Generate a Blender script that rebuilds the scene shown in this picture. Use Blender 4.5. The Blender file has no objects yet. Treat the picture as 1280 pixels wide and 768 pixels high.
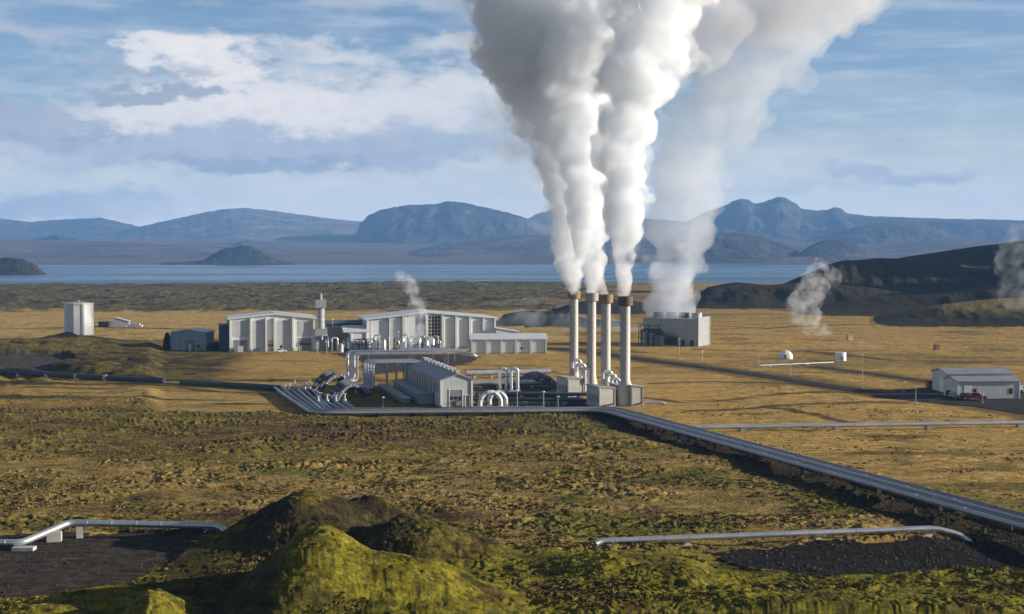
import bpy, bmesh, math, random
import numpy as np
from mathutils import Vector, Matrix

random.seed(7)
sc = bpy.context.scene
col = sc.collection
R = math.radians

# ------------------------------------------------------------------ camera
CAM_H = 36.0
F = 1758.0                      # focal length in pixels of a 1280 px wide frame
PITCH = math.atan(69.0 / F)
cam_d = bpy.data.cameras.new('camera')
cam_d.sensor_width = 36.0
cam_d.lens = 36.0 * F / 1280.0
cam_d.clip_start = 1.0
cam_d.clip_end = 60000.0
cam = bpy.data.objects.new('camera', cam_d)
cam.location = (0, 0, CAM_H)
cam.rotation_euler = (math.pi / 2 - PITCH, 0, 0)
col.objects.link(cam)
sc.camera = cam

# ------------------------------------------------------------------ render settings
sc.render.engine = 'CYCLES'
cy = sc.cycles
cy.use_denoising = True
try:
    cy.denoiser = 'OPENIMAGEDENOISE'
    cy.denoising_input_passes = 'RGB_ALBEDO_NORMAL'
except Exception:
    pass
cy.max_bounces = 12
cy.diffuse_bounces = 2
cy.glossy_bounces = 2
cy.transmission_bounces = 2
cy.volume_bounces = 14
cy.transparent_max_bounces = 12
cy.sample_clamp_indirect = 6.0
cy.caustics_reflective = False
cy.caustics_refractive = False
try:
    cy.volume_max_steps = 256
except Exception:
    pass
sc.view_settings.view_transform = 'Standard'
sc.view_settings.look = 'None'
sc.view_settings.gamma = 1.0
sc.view_settings.use_curve_mapping = False
sc.view_settings.exposure = 0.8

# ------------------------------------------------------------------ sun and sky
SUN_EL = R(15.0)
SUN_TOWARD_CAM = R(2.0)         # the sun stands right of the view and a little to the camera's side
sdir = Vector((math.cos(SUN_EL) * math.cos(SUN_TOWARD_CAM), -math.cos(SUN_EL) * math.sin(SUN_TOWARD_CAM), math.sin(SUN_EL)))
sun_d = bpy.data.lights.new('sun', 'SUN')
sun_d.energy = 5.0
sun_d.angle = R(0.53)
sun_d.color = (1.0, 0.915, 0.79)
sun = bpy.data.objects.new('sun', sun_d)
sun.rotation_euler = sdir.to_track_quat('Z', 'Y').to_euler()
sun.location = sdir * 300
col.objects.link(sun)

world = bpy.data.worlds.new('World')
sc.world = world
world.use_nodes = True
wt = world.node_tree
wt.nodes.clear()


class NT:
    """small helper for writing node graphs as expressions"""
    def __init__(s, tree): s.t = tree
    def node(s, kind, **kw):
        n = s.t.nodes.new(kind)
        for k, v in kw.items(): setattr(n, k, v)
        return n
    def put(s, inp, v):
        if v is None: return
        if hasattr(v, 'links') or isinstance(v, bpy.types.NodeSocket): s.t.links.new(v, inp)
        else: inp.default_value = v
    def math(s, op, a, b=None, c=None, clamp=False):
        n = s.node('ShaderNodeMath', operation=op, use_clamp=clamp)
        s.put(n.inputs[0], a); s.put(n.inputs[1], b)
        if c is not None: s.put(n.inputs[2], c)
        return n.outputs[0]
    def noise(s, vec, scale, detail=4, rough=0.5, dist=0.0, col_out=False):
        n = s.node('ShaderNodeTexNoise')
        s.put(n.inputs['Vector'], vec); n.inputs['Scale'].default_value = scale
        n.inputs['Detail'].default_value = detail; n.inputs['Roughness'].default_value = rough
        n.inputs['Distortion'].default_value = dist
        return n.outputs['Color'] if col_out else n.outputs['Fac']
    def ramp(s, v, lo, hi, smooth=True):
        n = s.node('ShaderNodeMapRange', interpolation_type='SMOOTHSTEP' if smooth else 'LINEAR')
        s.put(n.inputs[0], v); n.inputs[1].default_value = lo; n.inputs[2].default_value = hi
        n.inputs[3].default_value = 0; n.inputs[4].default_value = 1
        return n.outputs[0]
    def mix(s, f, a, b, blend='MIX'):
        n = s.node('ShaderNodeMix', data_type='RGBA', blend_type=blend)
        s.put(n.inputs[0], f)
        for i, v in ((6, a), (7, b)):
            if isinstance(v, tuple): n.inputs[i].default_value = (v[0], v[1], v[2], 1)
            else: s.put(n.inputs[i], v)
        return n.outputs[2]
    def vec(s, x, y, z):
        n = s.node('ShaderNodeCombineXYZ')
        for i, v in enumerate((x, y, z)): s.put(n.inputs[i], v)
        return n.outputs[0]
    def scale(s, v, sx, sy, sz):
        n = s.node('ShaderNodeVectorMath', operation='MULTIPLY')
        s.put(n.inputs[0], v); n.inputs[1].default_value = (sx, sy, sz)
        return n.outputs[0]


w = NT(wt)
sky = w.node('ShaderNodeTexSky', sky_type='NISHITA')
sky.sun_disc = False
sky.sun_elevation = SUN_EL
sky.sun_rotation = math.atan2(sdir.x, sdir.y)
sky.altitude = 200
sky.air_density = 1.0
sky.dust_density = 0.8
sky.ozone_density = 1.6
tc = w.node('ShaderNodeTexCoord')
sep = w.node('ShaderNodeSeparateXYZ')
wt.links.new(tc.outputs['Generated'], sep.inputs[0])
az = w.math('ARCTAN2', sep.outputs[0], sep.outputs[1])
el = w.math('ARCSINE', sep.outputs[2])
A = w.math('MULTIPLY', az, 10.0)             # tenths of a radian to work in
E = w.math('MULTIPLY', el, 10.0)
ae = w.vec(A, E, 0.0)
warp = w.noise(w.scale(ae, 1.0, 2.2, 1), 1.6, 6, 0.6, col_out=True)
ws = w.node('ShaderNodeSeparateColor')
wt.links.new(warp, ws.inputs[0])
Aw = w.math('ADD', A, w.math('MULTIPLY', w.math('SUBTRACT', ws.outputs[0], 0.5), 1.6))
Ew = w.math('ADD', E, w.math('MULTIPLY', w.math('SUBTRACT', ws.outputs[1], 0.5), 0.55))
fine = w.noise(w.scale(ae, 1.0, 2.0, 1), 5.5, 7, 0.62)
streak = w.noise(w.scale(ae, 0.7, 4.5, 1), 1.7, 6, 0.58)


def bank(a, e, ra, re, soft, wob=0.9):
    """soft-edged cloud bank round a bearing / elevation (tenths of a radian)"""
    dx = w.math('DIVIDE', w.math('SUBTRACT', Aw, a), ra)
    dy = w.math('DIVIDE', w.math('SUBTRACT', Ew, e), re)
    d = w.math('SQRT', w.math('ADD', w.math('MULTIPLY', dx, dx), w.math('MULTIPLY', dy, dy)))
    d = w.math('ADD', d, w.math('MULTIPLY', w.math('SUBTRACT', fine, 0.5), 1.3))
    return w.math('SUBTRACT', 1.0, w.ramp(d, 1.0 - soft, 1.0 + soft * 0.5))


def PA(px): return (px - 640) / F * 10
def PE(py): return (315 - py) / F * 10


skyc = w.mix(1.0, sky.outputs[0], (1.10, 1.20, 1.46), 'MULTIPLY')
c = skyc
# wide thin veil over the whole sky
veil = w.math('MULTIPLY', w.ramp(streak, 0.40, 0.8), 0.6)
c = w.mix(veil, c, (8.0, 8.6, 9.4))
# pale band low over the far hills
low = w.math('SUBTRACT', 1.0, w.ramp(Ew, 0.1, 1.15))
c = w.mix(w.math('MULTIPLY', low, 0.85), c, (14.0, 12.9, 11.0))
WHITE, CREAM, GREY, DGREY = (12.2, 11.2, 10.3), (11.2, 10.5, 9.8), (6.0, 6.4, 7.2), (4.5, 4.9, 5.8)
banks = [  # px, py, half width px, half height px, softness, colour, opacity
    (660, 3, 700, 16, 0.8, GREY, 0.75), (20, 62, 130, 14, 0.8, GREY, 0.8), (410, 72, 70, 14, 0.8, CREAM, 0.6),
    (570, 62, 70, 16, 0.8, CREAM, 0.6), (545, 120, 150, 34, 0.7, CREAM, 0.85),
    (262, 95, 66, 40, 0.5, WHITE, 0.95), (215, 72, 44, 20, 0.5, WHITE, 0.75), (340, 140, 140, 36, 0.5, WHITE, 0.9), (300, 130, 220, 60, 0.8, CREAM, 0.6), (440, 150, 130, 30, 0.6, CREAM, 0.85),
    (230, 165, 270, 38, 0.5, CREAM, 0.9),
    (300, 188, 400, 25, 0.5, GREY, 0.9), (30, 165, 160, 36, 0.5, DGREY, 0.75), (500, 178, 190, 30, 0.5, GREY, 0.75),
    (330, 203, 130, 14, 0.45, DGREY, 0.8), (20, 195, 110, 16, 0.7, CREAM, 0.45),
    (210, 118, 90, 12, 0.4, DGREY, 0.9), (190, 97, 66, 7, 0.7, DGREY, 0.65),
    (70, 260, 200, 20, 0.6, DGREY, 0.75), (300, 262, 230, 18, 0.8, WHITE, 0.6), (600, 262, 120, 16, 0.9, CREAM, 0.45),
    (1110, 217, 120, 11, 0.8, GREY, 0.75), (1010, 240, 90, 9, 0.9, GREY, 0.35), (1240, 12, 60, 9, 0.9, CREAM, 0.35),
    (1180, 262, 160, 16, 0.9, CREAM, 0.35), (1050, 120, 160, 22, 1.0, CREAM, 0.22),
    (-700, 150, 400, 90, 0.8, CREAM, 0.8), (1900, 120, 420, 70, 0.8, CREAM, 0.6), (-2600, 60, 700, 120, 0.8, GREY, 0.7),
]
mot = w.mix(w.ramp(fine, 0.3, 0.75), (0.90, 0.91, 0.94), (1.06, 1.05, 1.04))
for px, py, rx, ry, soft, colr, op in banks:
    m = w.math('MULTIPLY', bank(PA(px), PE(py), rx / F * 10, ry / F * 10, soft), op)
    c = w.mix(m, c, w.mix(1.0, mot, colr, 'MULTIPLY'))
deck = w.math('MULTIPLY', w.ramp(el, 0.21, 0.42), w.math('ADD', 0.62, w.math('MULTIPLY', fine, 0.5)), clamp=True)  # unseen dark layer overhead, added to cut the sky's fill light
c = w.mix(deck, c, (1.15, 1.3, 1.65))
bg = w.node('ShaderNodeBackground')
bg.inputs['Strength'].default_value = 0.05
wt.links.new(c, bg.inputs['Color'])
wo = w.node('ShaderNodeOutputWorld')
wt.links.new(bg.outputs[0], wo.inputs['Surface'])
world.cycles.sampling_method = 'MANUAL'
world.cycles.sample_map_resolution = 512

# ------------------------------------------------------------------ surveying helpers
CP, SP = math.cos(PITCH), math.sin(PITCH)


def ray(px, py):
    x, u = (px - 640.0) / F, (384.0 - py) / F
    return Vector((x, CP + u * SP, -SP + u * CP))


def P(px, py, z=0.0):
    """point of the level z seen in direction px, py"""
    r = ray(px, py)
    t = (z - CAM_H) / r.z
    return Vector((r.x * t, r.y * t, z))


def at(px, py, Y):
    """point at distance Y down the valley in direction px, py"""
    r = ray(px, py)
    t = Y / r.y
    return Vector((r.x * t, Y, CAM_H + r.z * t))


def proj(x, y, z=0.0):
    zz = z - CAM_H
    f = y * CP - zz * SP
    u = y * SP + zz * CP
    f = np.where(f < 1e-3, 1e-3, f)
    return 640 + F * x / f, 384 - F * u / f


# ------------------------------------------------------------------ noise
_perm = np.random.RandomState(11).permutation(4096)
_ang = np.random.RandomState(5).rand(4096) * 2 * np.pi
_gx, _gy = np.cos(_ang), np.sin(_ang)


def perlin(x, y, seed=0):
    xi, yi = np.floor(x).astype(np.int64), np.floor(y).astype(np.int64)
    xf, yf = x - xi, y - yi
    u = xf * xf * xf * (xf * (xf * 6 - 15) + 10)
    v = yf * yf * yf * (yf * (yf * 6 - 15) + 10)
    def g(ix, iy, dx, dy):
        h = _perm[(_perm[(ix + seed * 57) & 4095] + iy) & 4095]
        return _gx[h] * dx + _gy[h] * dy
    a = g(xi, yi, xf, yf); b = g(xi + 1, yi, xf - 1, yf)
    c_ = g(xi, yi + 1, xf, yf - 1); d = g(xi + 1, yi + 1, xf - 1, yf - 1)
    return ((a * (1 - u) + b * u) * (1 - v) + (c_ * (1 - u) + d * u) * v) * 1.5


def fbm(x, y, lam, octv=4, gain=0.5, seed=0):
    s, a, n = 0, 1.0, 0
    for i in range(octv):
        s = s + a * perlin(x / lam + i * 17.3, y / lam - i * 9.1, seed + i); n += a
        a *= gain; lam /= 2.03
    return s / n


def sstep(v, lo, hi):
    t = np.clip((v - lo) / (hi - lo), 0, 1)
    return t * t * (3 - 2 * t)


def bell(v, lo, hi, s):
    return sstep(v, lo - s, lo + s) * (1 - sstep(v, hi - s, hi + s))


def dist_poly(x, y, pts):
    """distance to a polyline given by world points"""
    d = np.full(x.shape, 1e9)
    for (a, b) in zip(pts[:-1], pts[1:]):
        ex, ey = b[0] - a[0], b[1] - a[1]
        t = np.clip(((x - a[0]) * ex + (y - a[1]) * ey) / (ex * ex + ey * ey + 1e-9), 0, 1)
        d = np.minimum(d, np.hypot(x - a[0] - ex * t, y - a[1] - ey * t))
    return d


def in_poly(x, y, pts):
    inside = np.zeros(x.shape, bool)
    n = len(pts)
    for i in range(n):
        x0, y0 = pts[i][0], pts[i][1]; x1, y1 = pts[(i + 1) % n][0], pts[(i + 1) % n][1]
        c_ = ((y0 > y) != (y1 > y)) & (x < (x1 - x0) * (y - y0) / (y1 - y0 + 1e-12) + x0)
        inside ^= c_
    return inside


# ------------------------------------------------------------------ plan of the place (ground points)
GP = lambda *pp: [tuple(P(a, b)[:2]) for a, b in pp]
ROAD_MAIN = GP((690, 436), (745, 441), (790, 448), (860, 457), (950, 469), (1040, 484), (1110, 494), (1200, 503), (1290, 517), (1400, 534))
ROAD_TRACK = GP((1020, 459), (1080, 466), (1165, 478))
ROAD_DIRT = GP((-60, 458), (30, 462), (70, 470), (140, 477), (240, 481), (350, 489))
YARD = GP((1085, 496), (1130, 488), (1165, 484), (1285, 484), (1300, 514), (1170, 505))
LEFT_YARD = GP((-40, 444), (85, 444), (95, 452), (60, 462), (90, 470), (40, 470), (-40, 466))
PLANT_YARD = GP((398, 441), (560, 441), (600, 446), (585, 456), (455, 470), (452, 452), (430, 446))
DARK_YARD = GP((590, 512), (596, 480), (640, 478), (700, 482), (735, 500), (770, 511), (690, 514))
SHADE_YARD = GP((440, 512), (430, 488), (486, 478), (556, 511))
PAD_LEFT = GP((-60, 672), (60, 664), (255, 668), (240, 690), (160, 730), (60, 745), (-60, 752))
PAD_RIGHT = GP((880, 686), (1000, 679), (1190, 672), (1300, 664), (1400, 662), (1400, 704), (1200, 709), (1010, 714), (930, 703))
TRACKS = [GP((860, 513), (980, 508), (1130, 505)), GP((960, 510), (1010, 518), (1055, 527)), GP((800, 496), (850, 503)),
          GP((820, 480), (900, 477), (1000, 481), (1060, 486)), GP((1010, 439), (1120, 452), (1280, 452)), GP((870, 437), (1000, 440), (1060, 447)),
          GP((890, 407), (960, 410), (1100, 405)), GP((640, 438), (720, 436), (800, 441)), GP((590, 462), (660, 462), (705, 468)),
          GP((30, 485), (130, 487), (220, 486), (330, 494)), GP((0, 412), (120, 409), (260, 412)), GP((900, 500), (1000, 492), (1080, 491))]

# ridges that belong to the ground sheet: crest profile, distance, front width, back width
def crest(prof, D):
    return [((px - 640) / F, CAM_H - (py - 315) * D / F) for px, py in prof]

RIDGES = [  # crests right of the view are added height, raised to shade the hills
    (crest([(850, 390), (866, 374), (884, 360), (920, 353), (960, 356), (1000, 353), (1040, 352), (1100, 358), (1180, 366), (1300, 360), (1450, 300), (1600, 215), (1750, 130), (1900, 90), (2100, 110), (2400, 250)], 955), 955, 88, 130),
    (crest([(930, 388), (975, 357), (1000, 346), (1030, 333), (1060, 326), (1100, 323), (1135, 324), (1180, 332), (1280, 340), (1400, 330), (1550, 260), (1700, 150), (1900, 90), (2200, 120), (2500, 250)], 1050), 1050, 120, 180),
    (crest([(1010, 380), (1060, 348), (1100, 327), (1140, 320), (1180, 314), (1220, 308), (1280, 301), (1350, 284), (1450, 240), (1600, 160), (1750, 95), (2000, 60), (2300, 120), (2600, 260)], 1230), 1230, 170, 320),
    (crest([(1020, 414), (1070, 404), (1120, 394), (1180, 381), (1240, 374), (1280, 372), (1400, 362), (1600, 340)], 740), 740, 85, 120),
    (crest([(955, 399), (1000, 388), (1060, 376), (1120, 367), (1200, 362), (1300, 352), (1450, 330), (1650, 230), (1850, 150), (2100, 180), (2300, 300)], 850), 850, 80, 110),
    (crest([(612, 412), (630, 394), (660, 389), (700, 391), (730, 397), (770, 402), (800, 412)], 690), 690, 26, 50),
    (crest([(680, 393), (705, 383), (725, 377), (760, 374), (800, 378), (830, 386), (860, 390)], 850), 850, 60, 70),
]


def ridge_h(x, y):
    d = np.hypot(x, y); tz = np.where(y > 1, x / np.maximum(y, 1), 99)
    h = np.zeros(x.shape); which = np.zeros(x.shape)
    for k, (cr, D, wf, wb) in enumerate(RIDGES):
        t = np.array([c_[0] for c_ in cr]); z = np.array([c_[1] for c_ in cr])
        zc = np.interp(tz, t, z, left=0, right=0)
        wig = 0.18 * wf * perlin(x / (wf * 0.9), y / (wf * 0.9), 40 + k)
        dd = y + wig - D
        sh = np.where(dd < 0, sstep(dd, -wf, 0), 1 - sstep(dd, 0, wb))
        hh = np.maximum(zc, 0) * sh
        rel = np.clip(hh / (np.abs(zc) + 1e-3), 0, 1)
        hh = hh + np.clip(zc, 0, 40) * (0.30 * fbm(x, y, 70, 6, 0.6, 50 + k) - 0.22 * np.abs(fbm(x / 0.7, y / 1.6, 55, 4, 0.55, 150 + k))) * rel * (1 - rel ** 5) * 2.2
        which = np.where(hh > np.maximum(h, 0.4), k + 1, which)
        h = np.maximum(h, hh)
    return h, which


def mound(x, y, cx, cy, rx, ry, hgt, rot=0.0, p=1.0, rl=None):
    ca, sa = math.cos(rot), math.sin(rot)
    u = ((x - cx) * ca + (y - cy) * sa) / rx; v = (-(x - cx) * sa + (y - cy) * ca) / ry
    if rl is not None: u = np.where(u < 0, u * rx / rl, u)
    r = np.sqrt(u * u + v * v)
    return hgt * (1 - sstep(r, 0, 1)) ** p


DIAG = [(21.5, 313.5), (66.0, 178.0), (90.0, 105.0)]   # line of the big pipe bundle
TANK_XY = tuple(P(99, 427)[:2])


def ground(x, y):
    """height of the ground, and the masks the albedo uses"""
    x = np.asarray(x, float); y = np.asarray(y, float)
    d = np.hypot(x, y)
    px, py = proj(x, y)
    jx = 26 * fbm(x, y, 30, 4, 0.55, 3); jd = fbm(x, y, 22, 4, 0.55, 8)
    pyj = py + 9 * jd * np.clip((py - 330) / 120, 0.15, 2.2); pxj = px + jx
    m = {}
    m['px'], m['py'], m['pxj'], m['pyj'] = px, py, pxj, pyj
    front = y > 60
    rd = np.minimum.reduce([dist_poly(x, y, ROAD_MAIN) - 5.5, dist_poly(x, y, ROAD_DIRT) - 3.5, dist_poly(x, y, ROAD_TRACK) - 2.5])
    flat = 1 - sstep(rd, 0, 6)
    for pg in (YARD, LEFT_YARD, PLANT_YARD, DARK_YARD, SHADE_YARD):
        flat = np.maximum(flat, in_poly(x, y, pg) * 1.0)
    plant = bell(px, 195, 905, 14) * bell(py, 431, 516, 3)
    m['plant'] = plant
    flat = np.maximum(flat, plant * 0.97)
    pad = (in_poly(x, y, PAD_LEFT) | in_poly(x, y, PAD_RIGHT)) * 1.0
    m['pad'] = pad
    # far shore, lake, far plain
    lake = sstep(d, 1640 + 60 * fbm(x, y, 260, 3, 0.5, 21), 1740) * (1 - sstep(d, 4080, 4260 + 120 * fbm(x, y, 500, 3, 0.5, 22)))
    far = sstep(d, 4150, 9500)
    h = -7 * lake + far * 118 + sstep(d, 4150, 4500) * 3 + (d > 4200) * 10 * fbm(x, y, 900, 5, 0.5, 23) * sstep(d, 4200, 6000)
    m['lake'] = lake
    # lava field in front of the lake
    lava = bell(pyj, 349.5, 389, 2.5) * (y > 60) * (1 - lake)
    lava = lava * (1 - 0.8 * sstep(pxj, 700, 900))
    m['lava'] = lava
    rough = np.abs(fbm(x, y, 42, 5, 0.62, 31))
    h = h + lava * (4.6 * rough + 1.2 * fbm(x, y, 150, 3, 0.5, 33))
    rh, which = ridge_h(x, y)
    m['ridge'] = which
    h = np.where(rh > 0.05, np.maximum(h, rh), h)
    # gentle roll everywhere off the yards
    near = (1 - sstep(d, 900, 1500))
    h = h + near * (1 - flat) * (0.9 * fbm(x, y, 55, 3, 0.5, 35)) * (1 - pad)
    # knolls left of the plant
    knoll = bell(pxj + 0.9 * (pyj - 450), -300, 300, 26) * bell(pyj, 428, 478, 4)
    h = h + knoll * (1 - flat) * (1.5 + 2.2 * np.abs(fbm(x, y, 26, 4, 0.5, 37)))
    h = h + mound(x, y, TANK_XY[0], TANK_XY[1], 19, 26, 2.2, 0, 0.8)
    bank_l = bell(px, 150, 390, 40) * bell(pyj, 484, 505, 4)
    h = h + bank_l * (1 - flat) * (0.5 + 1.5 * fbm(x, y, 16, 4, 0.5, 38))
    # shallow dip that the big pipe bundle crosses
    dg = dist_poly(x, y, DIAG)
    side = (x - 21.5) * 135.5 + (y - 313.5) * 44.5      # negative on the viewer's left of the bundle
    dip = sstep(-y, -309, -294) * (y > 60)
    h = h - 0.85 * (1 - sstep(dg, 4, 15)) * dip * np.where(side < 0, 1.0, 1 - sstep(dg, 1.5, 5))
    # foreground mounds
    fm = 0
    wx = 1.8 * fbm(x, y, 14, 3, 0.5, 41); wy = 1.8 * fbm(x, y, 14, 3, 0.5, 42)
    X, Y = x + wx, y + wy
    ms = [mound(X, Y, -25.0, 173, 12, 14, 5.8, 0.0, 0.85, 12.5),
          mound(X, Y, -12.5, 169, 14, 12, 4.2, -0.3, 0.8, 6.0),
          mound(X, Y, -18.0, 177, 10, 8, 4.6, 0, 0.9, 8),
          mound(X, Y, -20.0, 141, 12, 19, 7.2, 0.0, 0.75, 10),
          mound(X, Y, -12.5, 140, 15, 17, 5.4, -0.25, 0.9, 10),
          mound(X, Y, -34.5, 132, 6.5, 11, 3.6, 0.0, 0.9, 4.5),
          mound(X, Y, -47, 134, 8, 9, 1.5, 0.0, 0.9, 6),
          mound(X, Y, 12, 158, 17, 10, 1.5, -0.1, 0.9, 10),
          mound(X, Y, 30, 139, 34, 9, 1.3, 0.0, 0.9)]
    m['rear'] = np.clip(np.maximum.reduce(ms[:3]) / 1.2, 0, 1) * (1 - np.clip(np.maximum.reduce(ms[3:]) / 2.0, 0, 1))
    m['left_flank_shade'] = bell(px, 190, 352, 24) * sstep(-y, -178, -166) * (1 - np.clip(ms[5] / 1.5, 0, 1))  # mask for the shade painted left of the front mound
    fm = sum(q ** 5 for q in ms) ** 0.2
    fm = fm + 0.7 * fbm(x, y, 7, 4, 0.55, 43) * np.clip(fm * 0.6, 0, 1)
    m['mound'] = np.clip(fm / 1.6, 0, 1)
    h = h + fm * (1 - pad * sstep(-fm, -1.2, -0.4))
    # gravel bank at right falls to the front
    bankr = bell(px, 880, 1500, 14) * sstep(-y, -176, -166) * (1 - sstep(-y, -153, -147))
    h = h - 0.6 * bankr
    # tussocks: the hummocky moor in front of the plant and the moss of the mounds
    moor = bell(pxj, -900, 1500, 20) * sstep(pyj + 14 * fbm(x / 2.5, y, 18, 4, 0.6, 58), 484, 520) * (1 - flat) * (1 - pad)
    right = sstep(pxj - (757 + (pyj - 517) * 3.55), 0, 30)
    amp = moor * (1 - 0.72 * right)
    patch = sstep(fbm(x, y, 16, 3, 0.5, 61), -0.25, 0.35)
    xs, ys_ = x + 0.35 * fm, y + 0.8 * fm
    big = sstep(fbm(x / 1.7, y, 12, 4, 0.55, 69), -0.3, 0.35)
    w1 = 0.9 * perlin(xs / 2.3, ys_ / 2.3, 68)
    cl1 = np.abs(perlin(xs / 2.6 + w1, ys_ / 2.1 + w1, 63)) * 2
    cl2 = np.abs(perlin(xs / 1.1 + 0.6 * w1, ys_ / 1.0, 66)) * 2
    cl3 = np.abs(perlin(xs / 0.5, ys_ / 0.5, 67)) * 2
    moss = np.clip(fm / 1.2, 0, 1)
    tus = np.clip(0.6 * cl1 + 0.4 * cl2, 0, 1.2) - 0.35
    und = fbm(x / 1.6, y, 9, 3, 0.5, 72)
    hgt = (0.30 * cl1 * (0.1 + 1.1 * big) + 0.13 * cl2 * (0.2 + 0.9 * big) + 0.05 * cl3 + 0.55 * und) * (1 - moss) + moss * (0.16 * cl1 + 0.10 * cl2 + 0.05 * cl3 + 0.5 * und)
    m['tus'] = tus * amp; m['big'] = big; m['cl'] = cl2; m['patch'] = big; m['moor'] = moor; m['right'] = right
    h = h + near * amp * hgt
    grass = bell(pyj, 392, 520, 6) * (1 - flat) * (1 - lava)
    h = h + near * grass * (0.22 * fbm(x, y, 4.5, 3, 0.55, 71) * (1 + 1.6 * knoll)) * (y > 60)
    h = h + pad * 0.05 * fbm(x, y, 1.2, 3, 0.6, 75)
    m['knoll'] = knoll; m['flat'] = flat; m['bank_l'] = bank_l
    return h, m


def gz(x, y):
    return float(ground(np.array([x]), np.array([y]))[0][0])


# ------------------------------------------------------------------ mesh and material helpers
def tag(o, label=None, cat=None, group=None, kind=None):
    if label: o['label'] = label
    if cat: o['category'] = cat
    if group: o['group'] = group
    if kind: o['kind'] = kind
    return o


def empty(name, loc, rz=0.0, label=None, cat=None, group=None):
    o = bpy.data.objects.new(name, None)
    o.empty_display_size = 0.5
    o.location = loc; o.rotation_euler = (0, 0, rz)
    col.objects.link(o)
    return tag(o, label, cat, group)


class MB:
    """collects simple shapes into one mesh"""
    def __init__(s): s.v = []; s.f = []
    def add(s, v, f):
        n = len(s.v); s.v += [tuple(p) for p in v]; s.f += [tuple(i + n for i in q) for q in f]
        return s
    def box(s, x, y, z, sx, sy, sz, rz=0.0):
        """centre x, y, bottom z"""
        c_, k = math.cos(rz), math.sin(rz)
        v = []
        for dz in (0, sz):
            for dx, dy in ((-1, -1), (1, -1), (1, 1), (-1, 1)):
                a, b = dx * sx / 2, dy * sy / 2
                v.append((x + a * c_ - b * k, y + a * k + b * c_, z + dz))
        return s.add(v, [(3, 2, 1, 0), (4, 5, 6, 7), (0, 1, 5, 4), (1, 2, 6, 5), (2, 3, 7, 6), (3, 0, 4, 7)])
    def prism(s, prof, y0, y1):
        """profile in x, z swept along y"""
        n = len(prof)
        v = [(a, y0, b) for a, b in prof] + [(a, y1, b) for a, b in prof]
        f = [tuple(range(n)), tuple(range(2 * n - 1, n - 1, -1))]
        f += [(i, i + n, (i + 1) % n + n, (i + 1) % n) for i in range(n)]
        return s.add(v, f)
    def lathe(s, prof, x=0, y=0, z=0, seg=24, ph=0.0):
        v, f = [], []
        for r, h in prof:
            for i in range(seg):
                a = 2 * math.pi * i / seg + ph
                v.append((x + r * math.cos(a), y + r * math.sin(a), z + h))
        for k in range(len(prof) - 1):
            for i in range(seg):
                j = (i + 1) % seg
                f.append((k * seg + i, k * seg + j, (k + 1) * seg + j, (k + 1) * seg + i))
        f.append(tuple(range(seg - 1, -1, -1)))
        m_ = (len(prof) - 1) * seg
        f.append(tuple(range(m_, m_ + seg)))
        return s.add(v, f)
    def tube(s, path, r, seg=12, cap=True):
        path = [Vector(p) for p in path]
        rr = r if isinstance(r, (list, tuple)) else [r] * len(path)
        v, f = [], []
        t0 = (path[1] - path[0]).normalized()
        nrm = t0.orthogonal().normalized()
        if abs(t0.z) < 0.95: nrm = t0.cross(Vector((0, 0, 1))).normalized()
        for i, p in enumerate(path):
            if i == 0: t = t0
            elif i == len(path) - 1: t = (path[i] - path[i - 1]).normalized()
            else: t = ((path[i] - path[i - 1]).normalized() + (path[i + 1] - path[i]).normalized()).normalized()
            nrm = (nrm - t * nrm.dot(t)).normalized()
            b = t.cross(nrm)
            for k in range(seg):
                a = 2 * math.pi * k / seg
                q = p + (nrm * math.cos(a) + b * math.sin(a)) * rr[i]
                v.append(q)
        for i in range(len(path) - 1):
            for k in range(seg):
                j = (k + 1) % seg
                f.append((i * seg + k, i * seg + j, (i + 1) * seg + j, (i + 1) * seg + k))
        if cap:
            f.append(tuple(range(seg - 1, -1, -1)))
            n = (len(path) - 1) * seg
            f.append(tuple(range(n, n + seg)))
        return s.add(v, f)
    def build(s, name, mat, parent=None, label=None, cat=None, group=None, kind=None, smooth=None, loc=None, rz=None):
        me = bpy.data.meshes.new(name)
        me.from_pydata(s.v, [], s.f)
        bm = bmesh.new(); bm.from_mesh(me)
        bmesh.ops.recalc_face_normals(bm, faces=bm.faces)
        bm.to_mesh(me); bm.free()
        if smooth:
            me.polygons.foreach_set('use_smooth', [True] * len(me.polygons))
            me.set_sharp_from_angle(angle=R(smooth))
        me.materials.append(mat)
        o = bpy.data.objects.new(name, me)
        col.objects.link(o)
        if parent is not None: o.parent = parent
        if loc is not None: o.location = loc
        if rz is not None: o.rotation_euler.z = rz
        return tag(o, label, cat, group, kind)


def fillet(path, rad, n=6):
    """round the corners of a polyline"""
    path = [Vector(p) for p in path]
    out = [path[0]]
    for i in range(1, len(path) - 1):
        a, b, c_ = path[i - 1], path[i], path[i + 1]
        d1, d2 = (a - b), (c_ - b)
        l = min(rad, d1.length * 0.49, d2.length * 0.49)
        p0, p2 = b + d1.normalized() * l, b + d2.normalized() * l
        for k in range(n + 1):
            t = k / n
            out.append(p0 * (1 - t) ** 2 + b * 2 * t * (1 - t) + p2 * t * t)
    out.append(path[-1])
    return out


def copy_tree(o, parent=None):
    c_ = o.copy(); col.objects.link(c_)
    if parent is not None: c_.parent = parent
    for ch in list(o.children): copy_tree(ch, c_)
    return c_


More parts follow.
